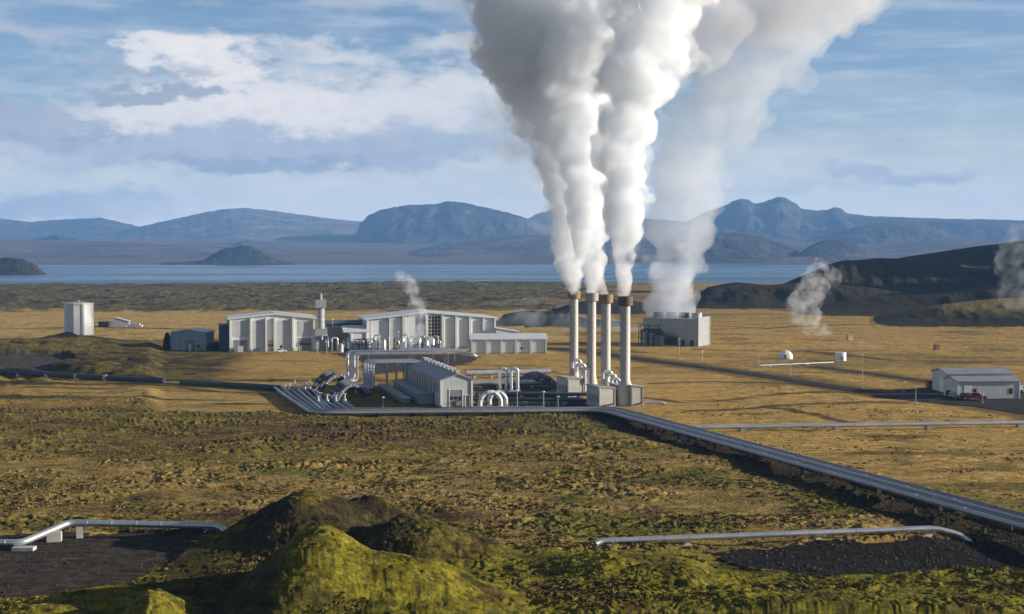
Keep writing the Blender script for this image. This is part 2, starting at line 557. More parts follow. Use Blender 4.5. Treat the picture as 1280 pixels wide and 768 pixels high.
def material(name, base, rough=0.6, metal=0.0, var=0.12, vscale=0.6, bump=0.0, bscale=4.0, streak_=0.0, dirt=None, spec=0.5, seam=0.0):
    m = bpy.data.materials.new(name); m.use_nodes = True
    t = m.node_tree; t.nodes.clear(); n = NT(t)
    tcn = n.node('ShaderNodeTexCoord').outputs['Object']
    a = n.noise(tcn, vscale, 6, 0.6)
    lo = tuple(max(0, b * (1 - var)) for b in base); hi = tuple(min(1, b * (1 + var)) for b in base)
    cc = n.mix(n.ramp(a, 0.25, 0.75), lo, hi)
    if streak_:
        st = n.noise(n.scale(tcn, 1.6, 1.6, 0.12), 1.2, 5, 0.6)
        cc = n.mix(n.math('MULTIPLY', n.ramp(st, 0.5, 0.8), streak_), cc, dirt or tuple(b * 0.5 for b in base))
    if seam:
        sx = n.node('ShaderNodeSeparateXYZ'); t.links.new(tcn, sx.inputs[0])
        fr = n.math('FRACT', n.math('DIVIDE', n.math('ADD', sx.outputs[0], sx.outputs[1]), seam))
        fz = n.math('FRACT', n.math('DIVIDE', sx.outputs[2], seam * 2.7))
        ln = n.math('MAXIMUM', n.math('LESS_THAN', fr, 0.13), n.math('MULTIPLY', n.math('LESS_THAN', fz, 0.05), 0.7))
        cc = n.mix(n.math('MULTIPLY', ln, 0.30), cc, tuple(q * 0.45 for q in base))
    b = n.node('ShaderNodeBsdfPrincipled')
    t.links.new(cc, b.inputs['Base Color'])
    b.inputs['Metallic'].default_value = metal
    b.inputs['Specular IOR Level'].default_value = spec
    rn = n.math('ADD', rough - 0.08, n.math('MULTIPLY', a, 0.16), clamp=True)
    t.links.new(rn, b.inputs['Roughness'])
    if bump:
        bp = n.node('ShaderNodeBump'); bp.inputs['Strength'].default_value = 0.6; bp.inputs['Distance'].default_value = bump
        t.links.new(n.noise(tcn, bscale, 6, 0.65), bp.inputs['Height'])
        t.links.new(bp.outputs[0], b.inputs['Normal'])
    o = n.node('ShaderNodeOutputMaterial'); t.links.new(b.outputs[0], o.inputs['Surface'])
    return m


M = {
    'white_clad': material('white_cladding', (0.68, 0.69, 0.68), 0.5, 0, 0.05, 0.3, streak_=0.35, dirt=(0.45, 0.43, 0.39), seam=1.25),
    'grey_clad': material('grey_cladding', (0.48, 0.50, 0.50), 0.5, 0, 0.07, 0.3, streak_=0.35, dirt=(0.3, 0.3, 0.29), seam=1.25),
    'mid_clad': material('mid_grey_cladding', (0.30, 0.32, 0.33), 0.5, 0, 0.08, 0.3, streak_=0.3, seam=1.25),
    'blue_clad': material('blue_grey_cladding', (0.25, 0.31, 0.37), 0.5, 0, 0.06, 0.3, streak_=0.25, seam=1.25),
    'navy': material('dark_blue_and_flank_shade', (0.06, 0.085, 0.13), 0.5, 0, 0.1),  # blue of skip and door, also the hall flank's painted shade
    'roof_pale': material('pale_roof_sheet', (0.62, 0.64, 0.66), 0.45, 0.1, 0.06, 0.25),
    'roof_grey': material('grey_roof_sheet', (0.26, 0.27, 0.29), 0.5, 0.1, 0.12, 0.25),
    'concrete': material('concrete', (0.33, 0.31, 0.28), 0.85, 0, 0.18, 0.8, 0.02, 6, 0.4, (0.2, 0.18, 0.15)),
    'pale_concrete': material('pale_concrete', (0.46, 0.44, 0.40), 0.85, 0, 0.14, 0.8, 0.02, 6, 0.3),
    'alu': material('aluminium_cladding', (0.60, 0.61, 0.63), 0.36, 0.75, 0.10, 0.35, 0.006, 2.0),
    'alu_dull': material('weathered_aluminium', (0.42, 0.42, 0.43), 0.46, 0.55, 0.14, 0.5, 0.006, 2.0),
    'alu_blue': material('blue_grey_pipe_jacket', (0.145, 0.165, 0.205), 0.42, 0.6, 0.14, 0.4, 0.006, 2.0),
    'alu_dark': material('dark_pipe_jacket', (0.065, 0.072, 0.085), 0.6, 0.15, 0.15, 0.5),
    'white_paint': material('white_paint', (0.66, 0.66, 0.64), 0.4, 0, 0.05, 0.5, streak_=0.15, dirt=(0.5, 0.46, 0.38)),
    'stack': material('stack_steel', (0.44, 0.42, 0.38), 0.6, 0.12, 0.08, 0.5, streak_=0.5, dirt=(0.34, 0.29, 0.22)),
    'rust_cap': material('rusty_cap', (0.24, 0.155, 0.085), 0.75, 0.1, 0.25, 1.2, 0.01, 6, 0.5, (0.10, 0.06, 0.035)),
    'dark_cap': material('dark_rusty_cap', (0.12, 0.078, 0.05), 0.75, 0.1, 0.3, 1.2, 0.01, 6, 0.5, (0.05, 0.03, 0.02)),
    'grey_cap': material('stained_grey_cap', (0.33, 0.31, 0.27), 0.7, 0.2, 0.18, 1.2, 0.01, 6, 0.5, (0.2, 0.15, 0.1)),
    'glass': material('dark_glass', (0.02, 0.028, 0.03), 0.12, 0, 0.2, 0.4, spec=0.8),
    'dark': material('dark_steel', (0.045, 0.048, 0.052), 0.55, 0.3, 0.2),
    'frame_steel': material('galvanised_steel', (0.34, 0.35, 0.36), 0.45, 0.6, 0.15, 1.0),
    'door_grey': material('door_grey', (0.20, 0.215, 0.22), 0.5, 0, 0.06),
    'door_tan': material('door_tan', (0.42, 0.37, 0.28), 0.55, 0, 0.08),
    'red': material('red_car_paint', (0.42, 0.012, 0.025), 0.28, 0.0, 0.06, spec=0.7),
    'rust_red': material('rust_red_steel', (0.17, 0.055, 0.03), 0.65, 0.0, 0.2, 1.0),
    'tan_box': material('tan_paint', (0.55, 0.34, 0.22), 0.6, 0, 0.1),
    'brown_box': material('brown_paint', (0.16, 0.08, 0.04), 0.6, 0, 0.15),
    'tyre': material('rubber', (0.018, 0.018, 0.018), 0.8, 0, 0.1),
    'lamp_glass': material('lamp_cover', (0.75, 0.75, 0.72), 0.25, 0, 0.03),
    'soil': material('dark_soil', (0.04, 0.032, 0.026), 0.95, 0, 0.3, 1.0, 0.05, 3.0),
    'leaf': material('shrub_leaf', (0.045, 0.055, 0.02), 0.8, 0, 0.4, 2.0),
    'stem': material('shrub_stem', (0.06, 0.045, 0.03), 0.9, 0, 0.2),
    'asphalt': material('asphalt', (0.036, 0.035, 0.036), 0.95, 0, 0.25, 0.25, 0.01, 8, 0.0, spec=0.08),
    'dirt_road': material('dirt_road', (0.06, 0.052, 0.044), 0.95, 0, 0.3, 0.3, 0.02, 4, spec=0.08),
}

# ------------------------------------------------------------------ the ground sheet
def ground_sheet():
    tight = np.arange(-24.0, 24.0001, 0.036)
    wide = np.concatenate([np.arange(24.6, 60, 0.8), np.arange(60, 180.01, 4.0)])
    ang = np.radians(np.concatenate([-wide[::-1][1:], tight, wide[:-1]]))
    ang = np.sort(ang)
    ys = np.concatenate([np.arange(780, 560, -0.42), np.arange(560, 351.5, -0.72)])
    d_scr = CAM_H * F / (ys - 315)
    rings = [6, 14, 25, 40, 55, 70, 82, 90, 95, 98] + list(np.arange(100, 134.2, 0.26))
    r_ = d_scr[0]
    dense = [r_]
    for a, b in zip(d_scr[:-1], d_scr[1:]):
        k = max(1, int(math.ceil((b - a) / 4.2)))
        dense += list(a + (b - a) * (np.arange(1, k + 1) / k))
    rings += dense
    rr = rings[-1]
    while rr < 1760: rr += 9; rings.append(rr)
    while rr < 4050: rr += 110; rings.append(rr)
    while rr < 12800: rr *= 1.011; rings.append(rr)
    rad = np.array(rings)
    na, nr = len(ang), len(rad)
    aa, dd = np.meshgrid(ang, rad)
    # rows run parallel to the picture plane inside the view, round off outside it
    dy = np.where(np.abs(aa) < R(45), dd / np.maximum(np.cos(aa), 0.7), dd / 0.7071)
    x = dy * np.sin(aa); y = dy * np.cos(aa)
    s = np.minimum(1.0, 12800 / np.hypot(x, y)); x *= s; y *= s
    h, m = ground(x.ravel(), y.ravel())
    x, y = x.ravel(), y.ravel()
    n = len(x)
    v = np.column_stack([x, y, h])
    v = np.vstack([v, [[0, 0, 0]]])
    i = np.arange(nr - 1)[:, None] * na; j = np.arange(na)[None, :]; j2 = (j + 1) % na
    q = np.stack([i + j, i + j2, i + na + j2, i + na + j], axis=-1).reshape(-1, 4)[:, ::-1]
    tri = np.stack([np.full(na, n), np.arange(na), (np.arange(na) + 1) % na], axis=-1)[:, ::-1]
    me = bpy.data.meshes.new('ground')
    nl = q.size + tri.size
    me.vertices.add(n + 1); me.vertices.foreach_set('co', v.ravel())
    me.loops.add(nl); me.loops.foreach_set('vertex_index', np.concatenate([q.ravel(), tri.ravel()]).astype(np.int32))
    npoly = len(q) + len(tri)
    me.polygons.add(npoly)
    starts = np.concatenate([np.arange(len(q)) * 4, q.size + np.arange(len(tri)) * 3]).astype(np.int32)
    me.polygons.foreach_set('loop_start', starts)
    me.polygons.foreach_set('use_smooth', np.ones(npoly, bool))
    me.update(calc_edges=True)
    # ---- what grows or lies where, with some shade painted into the albedo
    C3 = lambda *c_: np.array(c_)[None, :]
    GOLD, PALE, STRAW = C3(.44, .285, .092), C3(.49, .34, .13), C3(.38, .27, .098)
    MOSS, OLIVE, BRN = C3(.21, .172, .036), C3(.16, .122, .034), C3(.13, .082, .032)
    SOIL, GRAV, LAVA, SCRUB = C3(.034, .024, .017), C3(.020, .018, .016), C3(.135, .112, .056), C3(.038, .036, .02)
    px, py, pxj, pyj = m['px'], m['py'], m['pxj'], m['pyj']
    def mixc(a, b, f): return a * (1 - f[:, None]) + b * f[:, None]
    n1 = fbm(x, y, 30, 5, 0.55, 81); n2 = fbm(x, y, 7, 4, 0.55, 85); n3 = fbm(x / 3.2, y, 9, 5, 0.6, 88); n4 = fbm(x, y, 1.6, 3, 0.6, 92)
    nb = fbm(x / 2.2, y, 90, 4, 0.55, 95)
    c_ = np.repeat(GOLD, n, 0)
    c_ = mixc(c_, STRAW, sstep(n3, -0.1, 0.35) * 0.8)
    c_ = mixc(c_, OLIVE, sstep(nb, 0.05, 0.4) * 0.55)
    c_ = mixc(c_, PALE, bell(pyj, 389, 428, 3) * (pxj < 720) * 0.85)
    n6 = fbm(x / 2.4, y, 24, 5, 0.6, 111) + 0.2 * n3
    c_ = mixc(c_, BRN, sstep(n3, 0.15, 0.45) * 0.65 * bell(pyj, 396, 520, 8))
    c_ = mixc(c_, C3(.065, .052, .022), sstep(n6, 0.22, 0.46) * 0.55 * bell(pyj, 392, 520, 6) * (pxj > 560))
    c_ = mixc(c_, C3(.30, .17, .055), sstep(-n6 + 0.3 * n1, 0.12, 0.4) * 0.7 * bell(pyj, 392, 540, 6))
    # moor between plant and foreground
    moor = m['moor'] * (1 - m['right'])
    n5 = fbm(x / 2.4, y, 13, 5, 0.6, 103); n7 = fbm(x / 2.6, y, 34, 4, 0.55, 131)
    tcol = mixc(np.repeat(OLIVE, n, 0), BRN, sstep(n5 + 1.0 * n7, -0.12, 0.28))
    hi_ = m['tus'] * 0.9 + 0.5 * n2 + 0.6 * n5 - 0.5 * n7
    tcol = mixc(tcol, MOSS, sstep(hi_, 0.10, 0.46) * 0.9)
    tcol = mixc(tcol, SOIL, sstep(-hi_, 0.06, 0.40) * 0.78)
    strawy = sstep(n5 * 0.7 + nb * 0.6 - 0.3 * n7 + 0.40 * bell(pyj, 586, 652, 16) + 0.42 * sstep(pxj, 470, 740) * sstep(pyj, 535, 575) + 0.14 * sstep(pyj, 500, 530) - 0.20, 0.02, 0.42)
    tcol = mixc(tcol, mixc(STRAW * 0.80, GOLD * 0.62, sstep(n2, -0.1, 0.3)), strawy * 0.88 * (0.45 + 0.55 * sstep(m['tus'], -0.3, 0.1)))
    tcol = mixc(tcol, C3(.115, .115, .020), sstep(n1 * 0.7 + n5 * 0.6 + 0.28 * bell(pyj, 560, 690, 15) * sstep(pxj, 560, 700) - 0.05, 0.10, 0.40) * 0.8)
    tcol = mixc(tcol, SOIL, sstep(n5 + 0.5 * n2, 0.36, 0.56) * 0.8)
    c_ = mixc(c_, tcol, moor)
    # right of the bundle: grass with moss lower down
    rt = m['moor'] * m['right']
    rcol = mixc(np.repeat(GOLD, n, 0), STRAW, sstep(n2, -0.1, 0.4) * 0.7)
    rcol = mixc(rcol, C3(.17, .145, .035), sstep(n1 * 0.6 + n2 * 0.5 + n3 * 0.5 + sstep(pyj, 530, 640) * 0.5 - 0.10, 0.0, 0.4) * 0.8)
    rcol = mixc(rcol, BRN, sstep(n3 + 0.4 * n2, 0.2, 0.5) * 0.55)
    c_ = mixc(c_, rcol, rt)
    # knolls
    kc = mixc(np.repeat(OLIVE, n, 0), SOIL, sstep(n2 + 0.6 * n1 + 0.35 * bell(pyj, 447, 468, 6), 0.02, 0.35) * 0.85)
    kc = mixc(kc, MOSS, sstep(n1, 0.1, 0.4) * 0.5)
    c_ = mixc(c_, kc, np.clip(m['knoll'], 0, 1))
    c_ = mixc(c_, STRAW, np.clip(m['bank_l'], 0, 1) * 0.6)
    # lava field
    lc = mixc(np.repeat(LAVA, n, 0), SCRUB, sstep(n1 + 0.7 * nb + 0.4 * n2, 0.05, 0.4) * 0.85)
    lc = mixc(lc, STRAW, sstep(nb - 0.3 * n1 + 0.5 * sstep(pxj, 600, 800), 0.3, 0.6) * 0.6)
    c_ = mixc(c_, lc, np.clip(m['lava'] * 1.3, 0, 1))
    # hills at right and dark banks
    dark_hill = mixc(np.repeat(C3(.038, .032, .020), n, 0), C3(.11, .08, .036), sstep(n1 + nb * 0.6, 0.12, 0.5) * 0.6)
    c_ = mixc(c_, dark_hill, (m['ridge'] > 0) * 1.0)
    c_ = mixc(c_, C3(.20, .155, .055), (m['ridge'] == 4) * sstep(h, 3, 9))
    c_ = mixc(c_, C3(.022, .022, .024), (m['ridge'] == 6) * 1.0)
    c_ = mixc(c_, C3(.05, .043, .035), (m['ridge'] == 7) * 1.0)
    # foreground moss mounds
    mc = mixc(np.repeat(C3(.185, .165, .018), n, 0), C3(.085, .075, .015), sstep(n2 + 0.5 * n4, -0.05, 0.4))
    mc = mixc(mc, C3(.06, .045, .016), sstep(-(m['tus'] * 1.4 + n4 * 0.4 + n2 * 0.4), 0.10, 0.42) * 0.85)
    mc = mixc(mc, C3(.105, .048, .022), sstep(n1 + 0.6 * n2, 0.18, 0.4) * 0.6 * sstep(pxj, 560, 640))
    fg = np.clip(np.maximum(m['mound'], sstep(pyj, 676, 700)), 0, 1) * (y > 60)
    backm = fg * (1 - sstep(pyj, 700, 722))
    c_ = mixc(c_, mc, fg)
    mound_shade = mixc(np.repeat(C3(.050, .040, .017), n, 0), C3(.125, .10, .022), sstep(n2 + 0.7 * n4 + 0.55 * sstep(px, 430, 560) + 0.35 * bell(px, 370, 420, 12) * sstep(h, 4.0, 6.0) - 0.25, 0.0, 0.4))  # rear mound's shade painted as dark brown, paler on its lit right
    c_ = mixc(c_, mound_shade, m['rear'])
    c_ = mixc(c_, mixc(np.repeat(C3(.045, .036, .015), n, 0), C3(.09, .08, .016), sstep(n2 + n4, 0.1, 0.5)), m['left_flank_shade'] * fg * 0.9)  # shade of the front mound's left flank painted into the ground colour
    # far side of the lake
    fc = mixc(np.repeat(C3(.16, .115, .095), n, 0), C3(.085, .065, .06), sstep(fbm(x / 3, y, 400, 4, 0.55, 97), 0.0, 0.3))
    c_ = mixc(c_, fc, (np.hypot(x, y) > 3500) * 1.0)
    # bare ground and wear, and the painted shadow beside the bundle
    for tr in TRACKS:
        wdt = 0.7 + 0.0017 * np.hypot(x, y)
        q_ = dist_poly(x + 3 * n2, y + 5 * n1, tr)
        c_ = mixc(c_, C3(.075, .058, .03), (1 - sstep(q_, wdt * 0.7, wdt * 2.2)) * sstep(n3, -0.7, -0.1) * 0.92)
    rdm = np.minimum(dist_poly(x, y, ROAD_MAIN), dist_poly(x, y, ROAD_TRACK) + 2)
    c_ = mixc(c_, C3(.065, .05, .03), (1 - sstep(rdm + 4 * n2, 5, 12)) * 0.7)
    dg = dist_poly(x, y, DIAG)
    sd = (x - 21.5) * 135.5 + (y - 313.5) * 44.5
    c_ = mixc(c_, C3(.026, .022, .014), np.where(sd < 0, 1 - sstep(dg + 4 * n2, 6, 14), 1 - sstep(dg, 2, 4)) * (y < 310) * (y > 60) * 0.9)  # dark soil and the bundle's shadow painted together along its left
    for pg, cc, k in ((LEFT_YARD, C3(.075, .068, .062), 1), (PLANT_YARD, C3(.07, .065, .06), 1), (DARK_YARD, C3(.038, .037, .036), 1),
                      (SHADE_YARD, C3(.085, .085, .04), 0.8), (PAD_LEFT, C3(.056, .045, .038), 1), (PAD_RIGHT, GRAV, 1)):
        ins = in_poly(x + 2.6 * n2 + 1.1 * n4, y + 3.2 * n2 + 1.3 * n4, pg) * float(k)
        c_ = mixc(c_, cc * (1 + 0.5 * n4[:, None]), ins)
    rn_ = in_poly(x, y, PAD_LEFT) & (np.abs(pyj - 0.05 * px - 716) < 4)
    c_ = mixc(c_, C3(.075, .065, .058), rn_ * 0.5)
    tk = np.hypot(x - TANK_XY[0], y - TANK_XY[1])
    c_ = mixc(c_, C3(.035, .028, .022), 1 - sstep(tk + 4 * n2, 13, 19))
    c_ = np.clip(c_ * (1 + 0.22 * n4[:, None] * (np.hypot(x, y) < 700)[:, None]), 0.004, 0.9)
    rgba = np.ones((n + 1, 4)); rgba[:n, :3] = c_; rgba[n, :3] = c_[0]
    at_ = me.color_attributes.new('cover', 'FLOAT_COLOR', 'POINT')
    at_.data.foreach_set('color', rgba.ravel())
    # material
    mt = bpy.data.materials.new('moor_ground'); mt.use_nodes = True
    t = mt.node_tree; t.nodes.clear(); nt = NT(t)
    ca = nt.node('ShaderNodeAttribute', attribute_name='cover', attribute_type='GEOMETRY')
    pos = nt.node('ShaderNodeTexCoord').outputs['Object']
    f1 = nt.noise(pos, 2.6, 6, 0.65); f2 = nt.noise(nt.scale(pos, 0.5, 1, 1), 0.35, 6, 0.6); f3 = nt.noise(pos, 9.0, 4, 0.6)
    cc = nt.mix(nt.ramp(f1, 0.3, 0.72), nt.mix(1.0, ca.outputs['Color'], (0.58, 0.60, 0.62), 'MULTIPLY'), nt.mix(1.0, ca.outputs['Color'], (1.38, 1.34, 1.25), 'MULTIPLY'))
    cc = nt.mix(nt.ramp(f2, 0.3, 0.7), nt.mix(1.0, cc, (0.78, 0.76, 0.74), 'MULTIPLY'), nt.mix(1.0, cc, (1.2, 1.2, 1.14), 'MULTIPLY'))
    f4 = nt.noise(nt.scale(pos, 0.45, 1, 1), 0.9, 6, 0.65)
    cc = nt.mix(nt.ramp(f4, 0.36, 0.66), nt.mix(1.0, cc, (0.66, 0.66, 0.68), 'MULTIPLY'), nt.mix(1.0, cc, (1.25, 1.24, 1.18), 'MULTIPLY'))
    b = nt.node('ShaderNodeBsdfPrincipled')
    t.links.new(cc, b.inputs['Base Color'])
    b.inputs['Roughness'].default_value = 0.95; b.inputs['Specular IOR Level'].default_value = 0.08
    bp = nt.node('ShaderNodeBump'); bp.inputs['Strength'].default_value = 0.75; bp.inputs['Distance'].default_value = 0.35
    t.links.new(nt.math('ADD', f1, nt.math('MULTIPLY', f3, 0.45)), bp.inputs['Height'])
    t.links.new(bp.outputs[0], b.inputs['Normal'])
    o_ = nt.node('ShaderNodeOutputMaterial'); t.links.new(b.outputs[0], o_.inputs['Surface'])
    me.materials.append(mt)
    o = bpy.data.objects.new('ground', me)
    col.objects.link(o)
    return tag(o, kind='structure')


GROUND = ground_sheet()

# ------------------------------------------------------------------ lake
def water_mat():
    m = bpy.data.materials.new('lake_water'); m.use_nodes = True
    t = m.node_tree; t.nodes.clear(); n = NT(t)
    pos = n.node('ShaderNodeTexCoord').outputs['Object']
    b = n.node('ShaderNodeBsdfPrincipled')
    patch = n.noise(n.scale(pos, 0.3, 1, 1), 0.004, 4, 0.55)
    t.links.new(n.mix(n.ramp(patch, 0.35, 0.65), (0.03, 0.075, 0.14), (0.045, 0.095, 0.16)), b.inputs['Base Color'])
    t.links.new(n.math('ADD', 0.22, n.math('MULTIPLY', n.ramp(patch, 0.4, 0.7), 0.16)), b.inputs['Roughness'])
    bp = n.node('ShaderNodeBump'); bp.inputs['Strength'].default_value = 0.55; bp.inputs['Distance'].default_value = 1.2
    t.links.new(n.noise(n.scale(pos, 1, 1, 1), 0.25, 4, 0.6), bp.inputs['Height'])
    t.links.new(bp.outputs[0], b.inputs['Normal'])
    o = n.node('ShaderNodeOutputMaterial'); t.links.new(b.outputs[0], o.inputs['Surface'])
    return m


lk = MB()
N_ = 64
vv = []
for i in range(N_ + 1):
    a = R(-75 + 150 * i / N_)
    vv.append((1500 * math.sin(a), 1500 * math.cos(a), -1.6)); vv.append((4500 * math.sin(a), 4500 * math.cos(a), -1.6))
lk.add(vv, [(2 * i, 2 * i + 1, 2 * i + 3, 2 * i + 2) for i in range(N_)])
lk.build('lake', water_mat(), kind='structure')

# ------------------------------------------------------------------ mountains beyond the lake
def mountain_mat(name, lo, hi, scale=0.004):
    m = bpy.data.materials.new(name); m.use_nodes = True
    t = m.node_tree; t.nodes.clear(); n = NT(t)
    pos = n.node('ShaderNodeTexCoord').outputs['Object']
    a = n.noise(n.scale(pos, 1, 1, 2.2), scale, 8, 0.62)
    b = n.node('ShaderNodeBsdfPrincipled')
    t.links.new(n.mix(n.ramp(a, 0.38, 0.66), lo, hi), b.inputs['Base Color'])
    b.inputs['Roughness'].default_value = 0.95; b.inputs['Specular IOR Level'].default_value = 0.1
    bp = n.node('ShaderNodeBump'); bp.inputs['Strength'].default_value = 0.6; bp.inputs['Distance'].default_value = 25
    t.links.new(n.noise(pos, scale * 3, 6, 0.6), bp.inputs['Height']); t.links.new(bp.outputs[0], b.inputs['Normal'])
    o = n.node('ShaderNodeOutputMaterial'); t.links.new(b.outputs[0], o.inputs['Surface'])
    return m


def mountain(name, prof, D, wf, wb, mat, lam=700, rough=0.30, seed=0, base=-4.0, pw=1.0):
    tz = np.array([(p - 640) / F for p, _ in prof]); zc = np.array([CAM_H - (q - 315) * D / F for _, q in prof])
    na = int(max(60, (tz[-1] - tz[0]) * F / 1.6)); nr = 90
    T = np.linspace(tz[0], tz[-1], na)
    off = np.concatenate([-wf * (np.linspace(1, 0, 61) ** 1.2), wb * np.linspace(0.03, 1, nr - 61)])
    TT, OO = np.meshgrid(T, off)
    Y = D + OO; X = TT * Y
    wp = 0.016 * fbm(X, Y, lam * 0.8, 4, 0.55, seed + 31) * np.clip(np.abs(OO) / (0.35 * wf), 0, 1)
    z0 = np.interp(TT + wp + 0.0012 * perlin(TT * 260, TT * 0 + seed, 7), tz, zc)
    ends = sstep(TT, tz[0], tz[0] + 0.012) * (1 - sstep(TT, tz[-1] - 0.012, tz[-1]))
    sh = np.where(OO < 0, np.clip(1 + OO / wf, 0, 1) ** pw, (1 - np.clip(OO / wb, 0, 1)))
    sh = sh * sh * (3 - 2 * sh)
    nz = fbm(X, Y, lam, 6, 0.55, seed)
    rid = 1 - 2 * np.abs(fbm(X * 1.0, Y * 0.45, lam * 0.55, 5, 0.55, seed + 9))
    rel = sh * (1 - sh) * 4
    h = base + (z0 - base) * sh * (1 - rough * rel * 0.8 * (0.5 - 0.5 * rid)) + (z0 - base) * rough * 0.35 * nz * rel
    h = h + (z0 - base) * 0.03 * fbm(X, Y, lam * 0.10, 4, 0.6, seed + 20) * sh
    h = base + (h - base) * (0.0 + ends)
    v = np.column_stack([X.ravel(), Y.ravel(), h.ravel()])
    f = [(i * na + j, i * na + j + 1, (i + 1) * na + j + 1, (i + 1) * na + j) for i in range(nr - 1) for j in range(na - 1)]
    me = bpy.data.meshes.new(name); me.from_pydata(v.tolist(), [], f)
    me.polygons.foreach_set('use_smooth', [True] * len(f))
    me.materials.append(mat)
    o = bpy.data.objects.new(name, me); col.objects.link(o)
    return tag(o, kind='structure')


MT1 = mountain_mat('basalt_slope', (.030, .030, .032), (.085, .075, .07))
MT2 = mountain_mat('heath_slope', (.075, .055, .05), (.16, .115, .095))
MT3 = mountain_mat('dark_lava', (.022, .022, .022), (.06, .052, .045), 0.02)
MT4 = mountain_mat('pale_dome', (.10, .096, .098), (.20, .185, .18))
mountain('far_mountain', [(-500, 280), (-300, 268), (-150, 276), (-40, 272), (0, 274), (40, 278), (80, 275), (125, 273), (150, 278), (200, 290), (260, 300)], 11000, 2500, 1400, MT1, 900, 0.3, 1)
mountain('shield_mountain', [(60, 304), (150, 291), (165, 286), (220, 274), (260, 266), (285, 262), (310, 261), (345, 265), (390, 271), (440, 277), (520, 284), (600, 296), (640, 304)], 10200, 3400, 1600, MT4, 1400, 0.14, 2)
mountain('table_mountain', [(430, 300), (441, 292), (450, 280), (462, 269), (480, 262), (510, 257), (545, 256), (562, 252), (580, 254), (610, 261), (640, 268), (665, 276), (700, 288), (740, 300)], 8200, 1500, 1200, MT1, 520, 0.42, 3)
mountain('far_mountain', [(640, 300), (655, 276), (672, 268), (690, 263), (720, 266), (760, 270), (800, 274), (840, 276), (900, 282), (960, 296)], 10800, 2000, 1200, MT1, 700, 0.35, 4)
mountain('peak_range', [(830, 292), (860, 276), (885, 264), (905, 258), (914, 254), (924, 249), (934, 250), (944, 255), (954, 254), (964, 250), (972, 247), (980, 248), (990, 253), (1003, 262), (1022, 264), (1034, 263), (1042, 260), (1050, 261), (1060, 268), (1085, 271), (1120, 272), (1180, 274), (1240, 275), (1300, 277), (1420, 272), (1600, 285)], 8600, 1900, 1300, MT1, 620, 0.5, 5)
mountain('foothill', [(850, 306), (880, 296), (920, 290), (960, 296), (1010, 300), (1040, 292), (1070, 284), (1110, 278), (1150, 281), (1185, 292), (1240, 298), (1330, 294), (1450, 300)], 7000, 1100, 900, MT1, 420, 0.4, 6)
mountain('lakeside_hill', [(830, 331), (855, 312), (875, 298), (895, 291), (925, 292), (955, 297), (985, 308), (1000, 316), (1012, 307), (1030, 300), (1050, 300), (1075, 308), (1092, 316), (1125, 330)], 4700, 520, 420, MT1, 260, 0.4, 7)
mountain('lakeside_hill', [(930, 331), (960, 325), (1000, 321), (1050, 321), (1100, 322), (1160, 327), (1200, 332)], 4350, 150, 200, MT2, 200, 0.3, 8)
mountain('heath_slope', [(400, 332), (470, 322), (560, 304), (660, 294), (760, 291), (860, 294), (960, 300), (1080, 306), (1200, 300), (1330, 300), (1500, 306)], 6300, 1500, 900, MT2, 700, 0.22, 9)
mountain('heath_slope', [(-420, 310), (-200, 300), (0, 299), (100, 301), (220, 306), (300, 310), (420, 316), (520, 324), (560, 330)], 6000, 1400, 900, MT2, 700, 0.2, 10)
mountain('lakeside_hill', [(185, 332), (212, 328), (240, 327), (258, 325), (266, 318), (276, 312), (292, 309), (303, 307), (314, 308), (326, 313), (338, 321), (352, 327), (380, 332)], 4150, 140, 200, MT3, 200, 0.3, 11)
mountain('small_cone', [(250, 312), (290, 306), (300, 302), (308, 300), (316, 302), (340, 306), (380, 312)], 7000, 300, 300, MT1, 200, 0.3, 12)
mountain('small_cone', [(20, 306), (40, 301), (55, 297), (70, 294), (82, 296), (100, 300), (130, 306)], 7000, 300, 300, MT1, 200, 0.3, 13)
mountain('island', [(-120, 345), (-80, 336), (-30, 326), (10, 322), (30, 324), (45, 331), (66, 343)], 2380, 110, 130, MT3, 80, 0.22, 14)

# ------------------------------------------------------------------ roads and yards
def strip(name, pts, width, mat, z=0.03, step=6.0):
    pts = fillet([Vector((a, b, 0)) for a, b in pts], 30, 8)
    dense = [pts[0]]
    for a, b in zip(pts[:-1], pts[1:]):
        k = max(1, int((b - a).length / step))
        dense += [a.lerp(b, (i + 1) / k) for i in range(k)]
    v, f = [], []
    for i, p in enumerate(dense):
        t = (dense[min(i + 1, len(dense) - 1)] - dense[max(i - 1, 0)]).normalized()
        s_ = Vector((-t.y, t.x, 0))
        for k in (-1, 0, 1):
            q = p + s_ * k * width / 2
            v.append((q.x, q.y, 0))
    hs = ground(np.array([a[0] for a in v]), np.array([a[1] for a in v]))[0]
    v = [(a[0], a[1], max(float(h), -0.05) + z + 0.05) for a, h in zip(v, hs)]
    n = len(dense)
    for i in range(n - 1):
        for k in (0, 1): f.append((i * 3 + k, i * 3 + k + 1, i * 3 + 4 + k, i * 3 + 3 + k))
    b = MB(); b.add(v, f)
    return b.build(name, mat, kind='structure', smooth=40)


strip('access_road', ROAD_MAIN, 6.0, M['asphalt'], 0.06)
strip('dirt_road', ROAD_DIRT, 4.0, M['dirt_road'], 0.05)
strip('gravel_track', ROAD_TRACK, 3.0, M['dirt_road'], 0.05)
b = MB()
b.add([(x, y, 0.14) for x, y in YARD], [tuple(range(len(YARD)))])
b.build('paved_yard', M['asphalt'], kind='structure')

# ------------------------------------------------------------------ building kit (local frame: x along the front, y away from the viewer)
ALPHA = R(13)


def gable(W, D, he, hr, rx=None, y0=0.0):
    rx = W / 2 if rx is None else rx
    b = MB(); b.prism([(0, -0.6), (W, -0.6), (W, he), (rx, hr), (0, he)], y0, D)
    return b


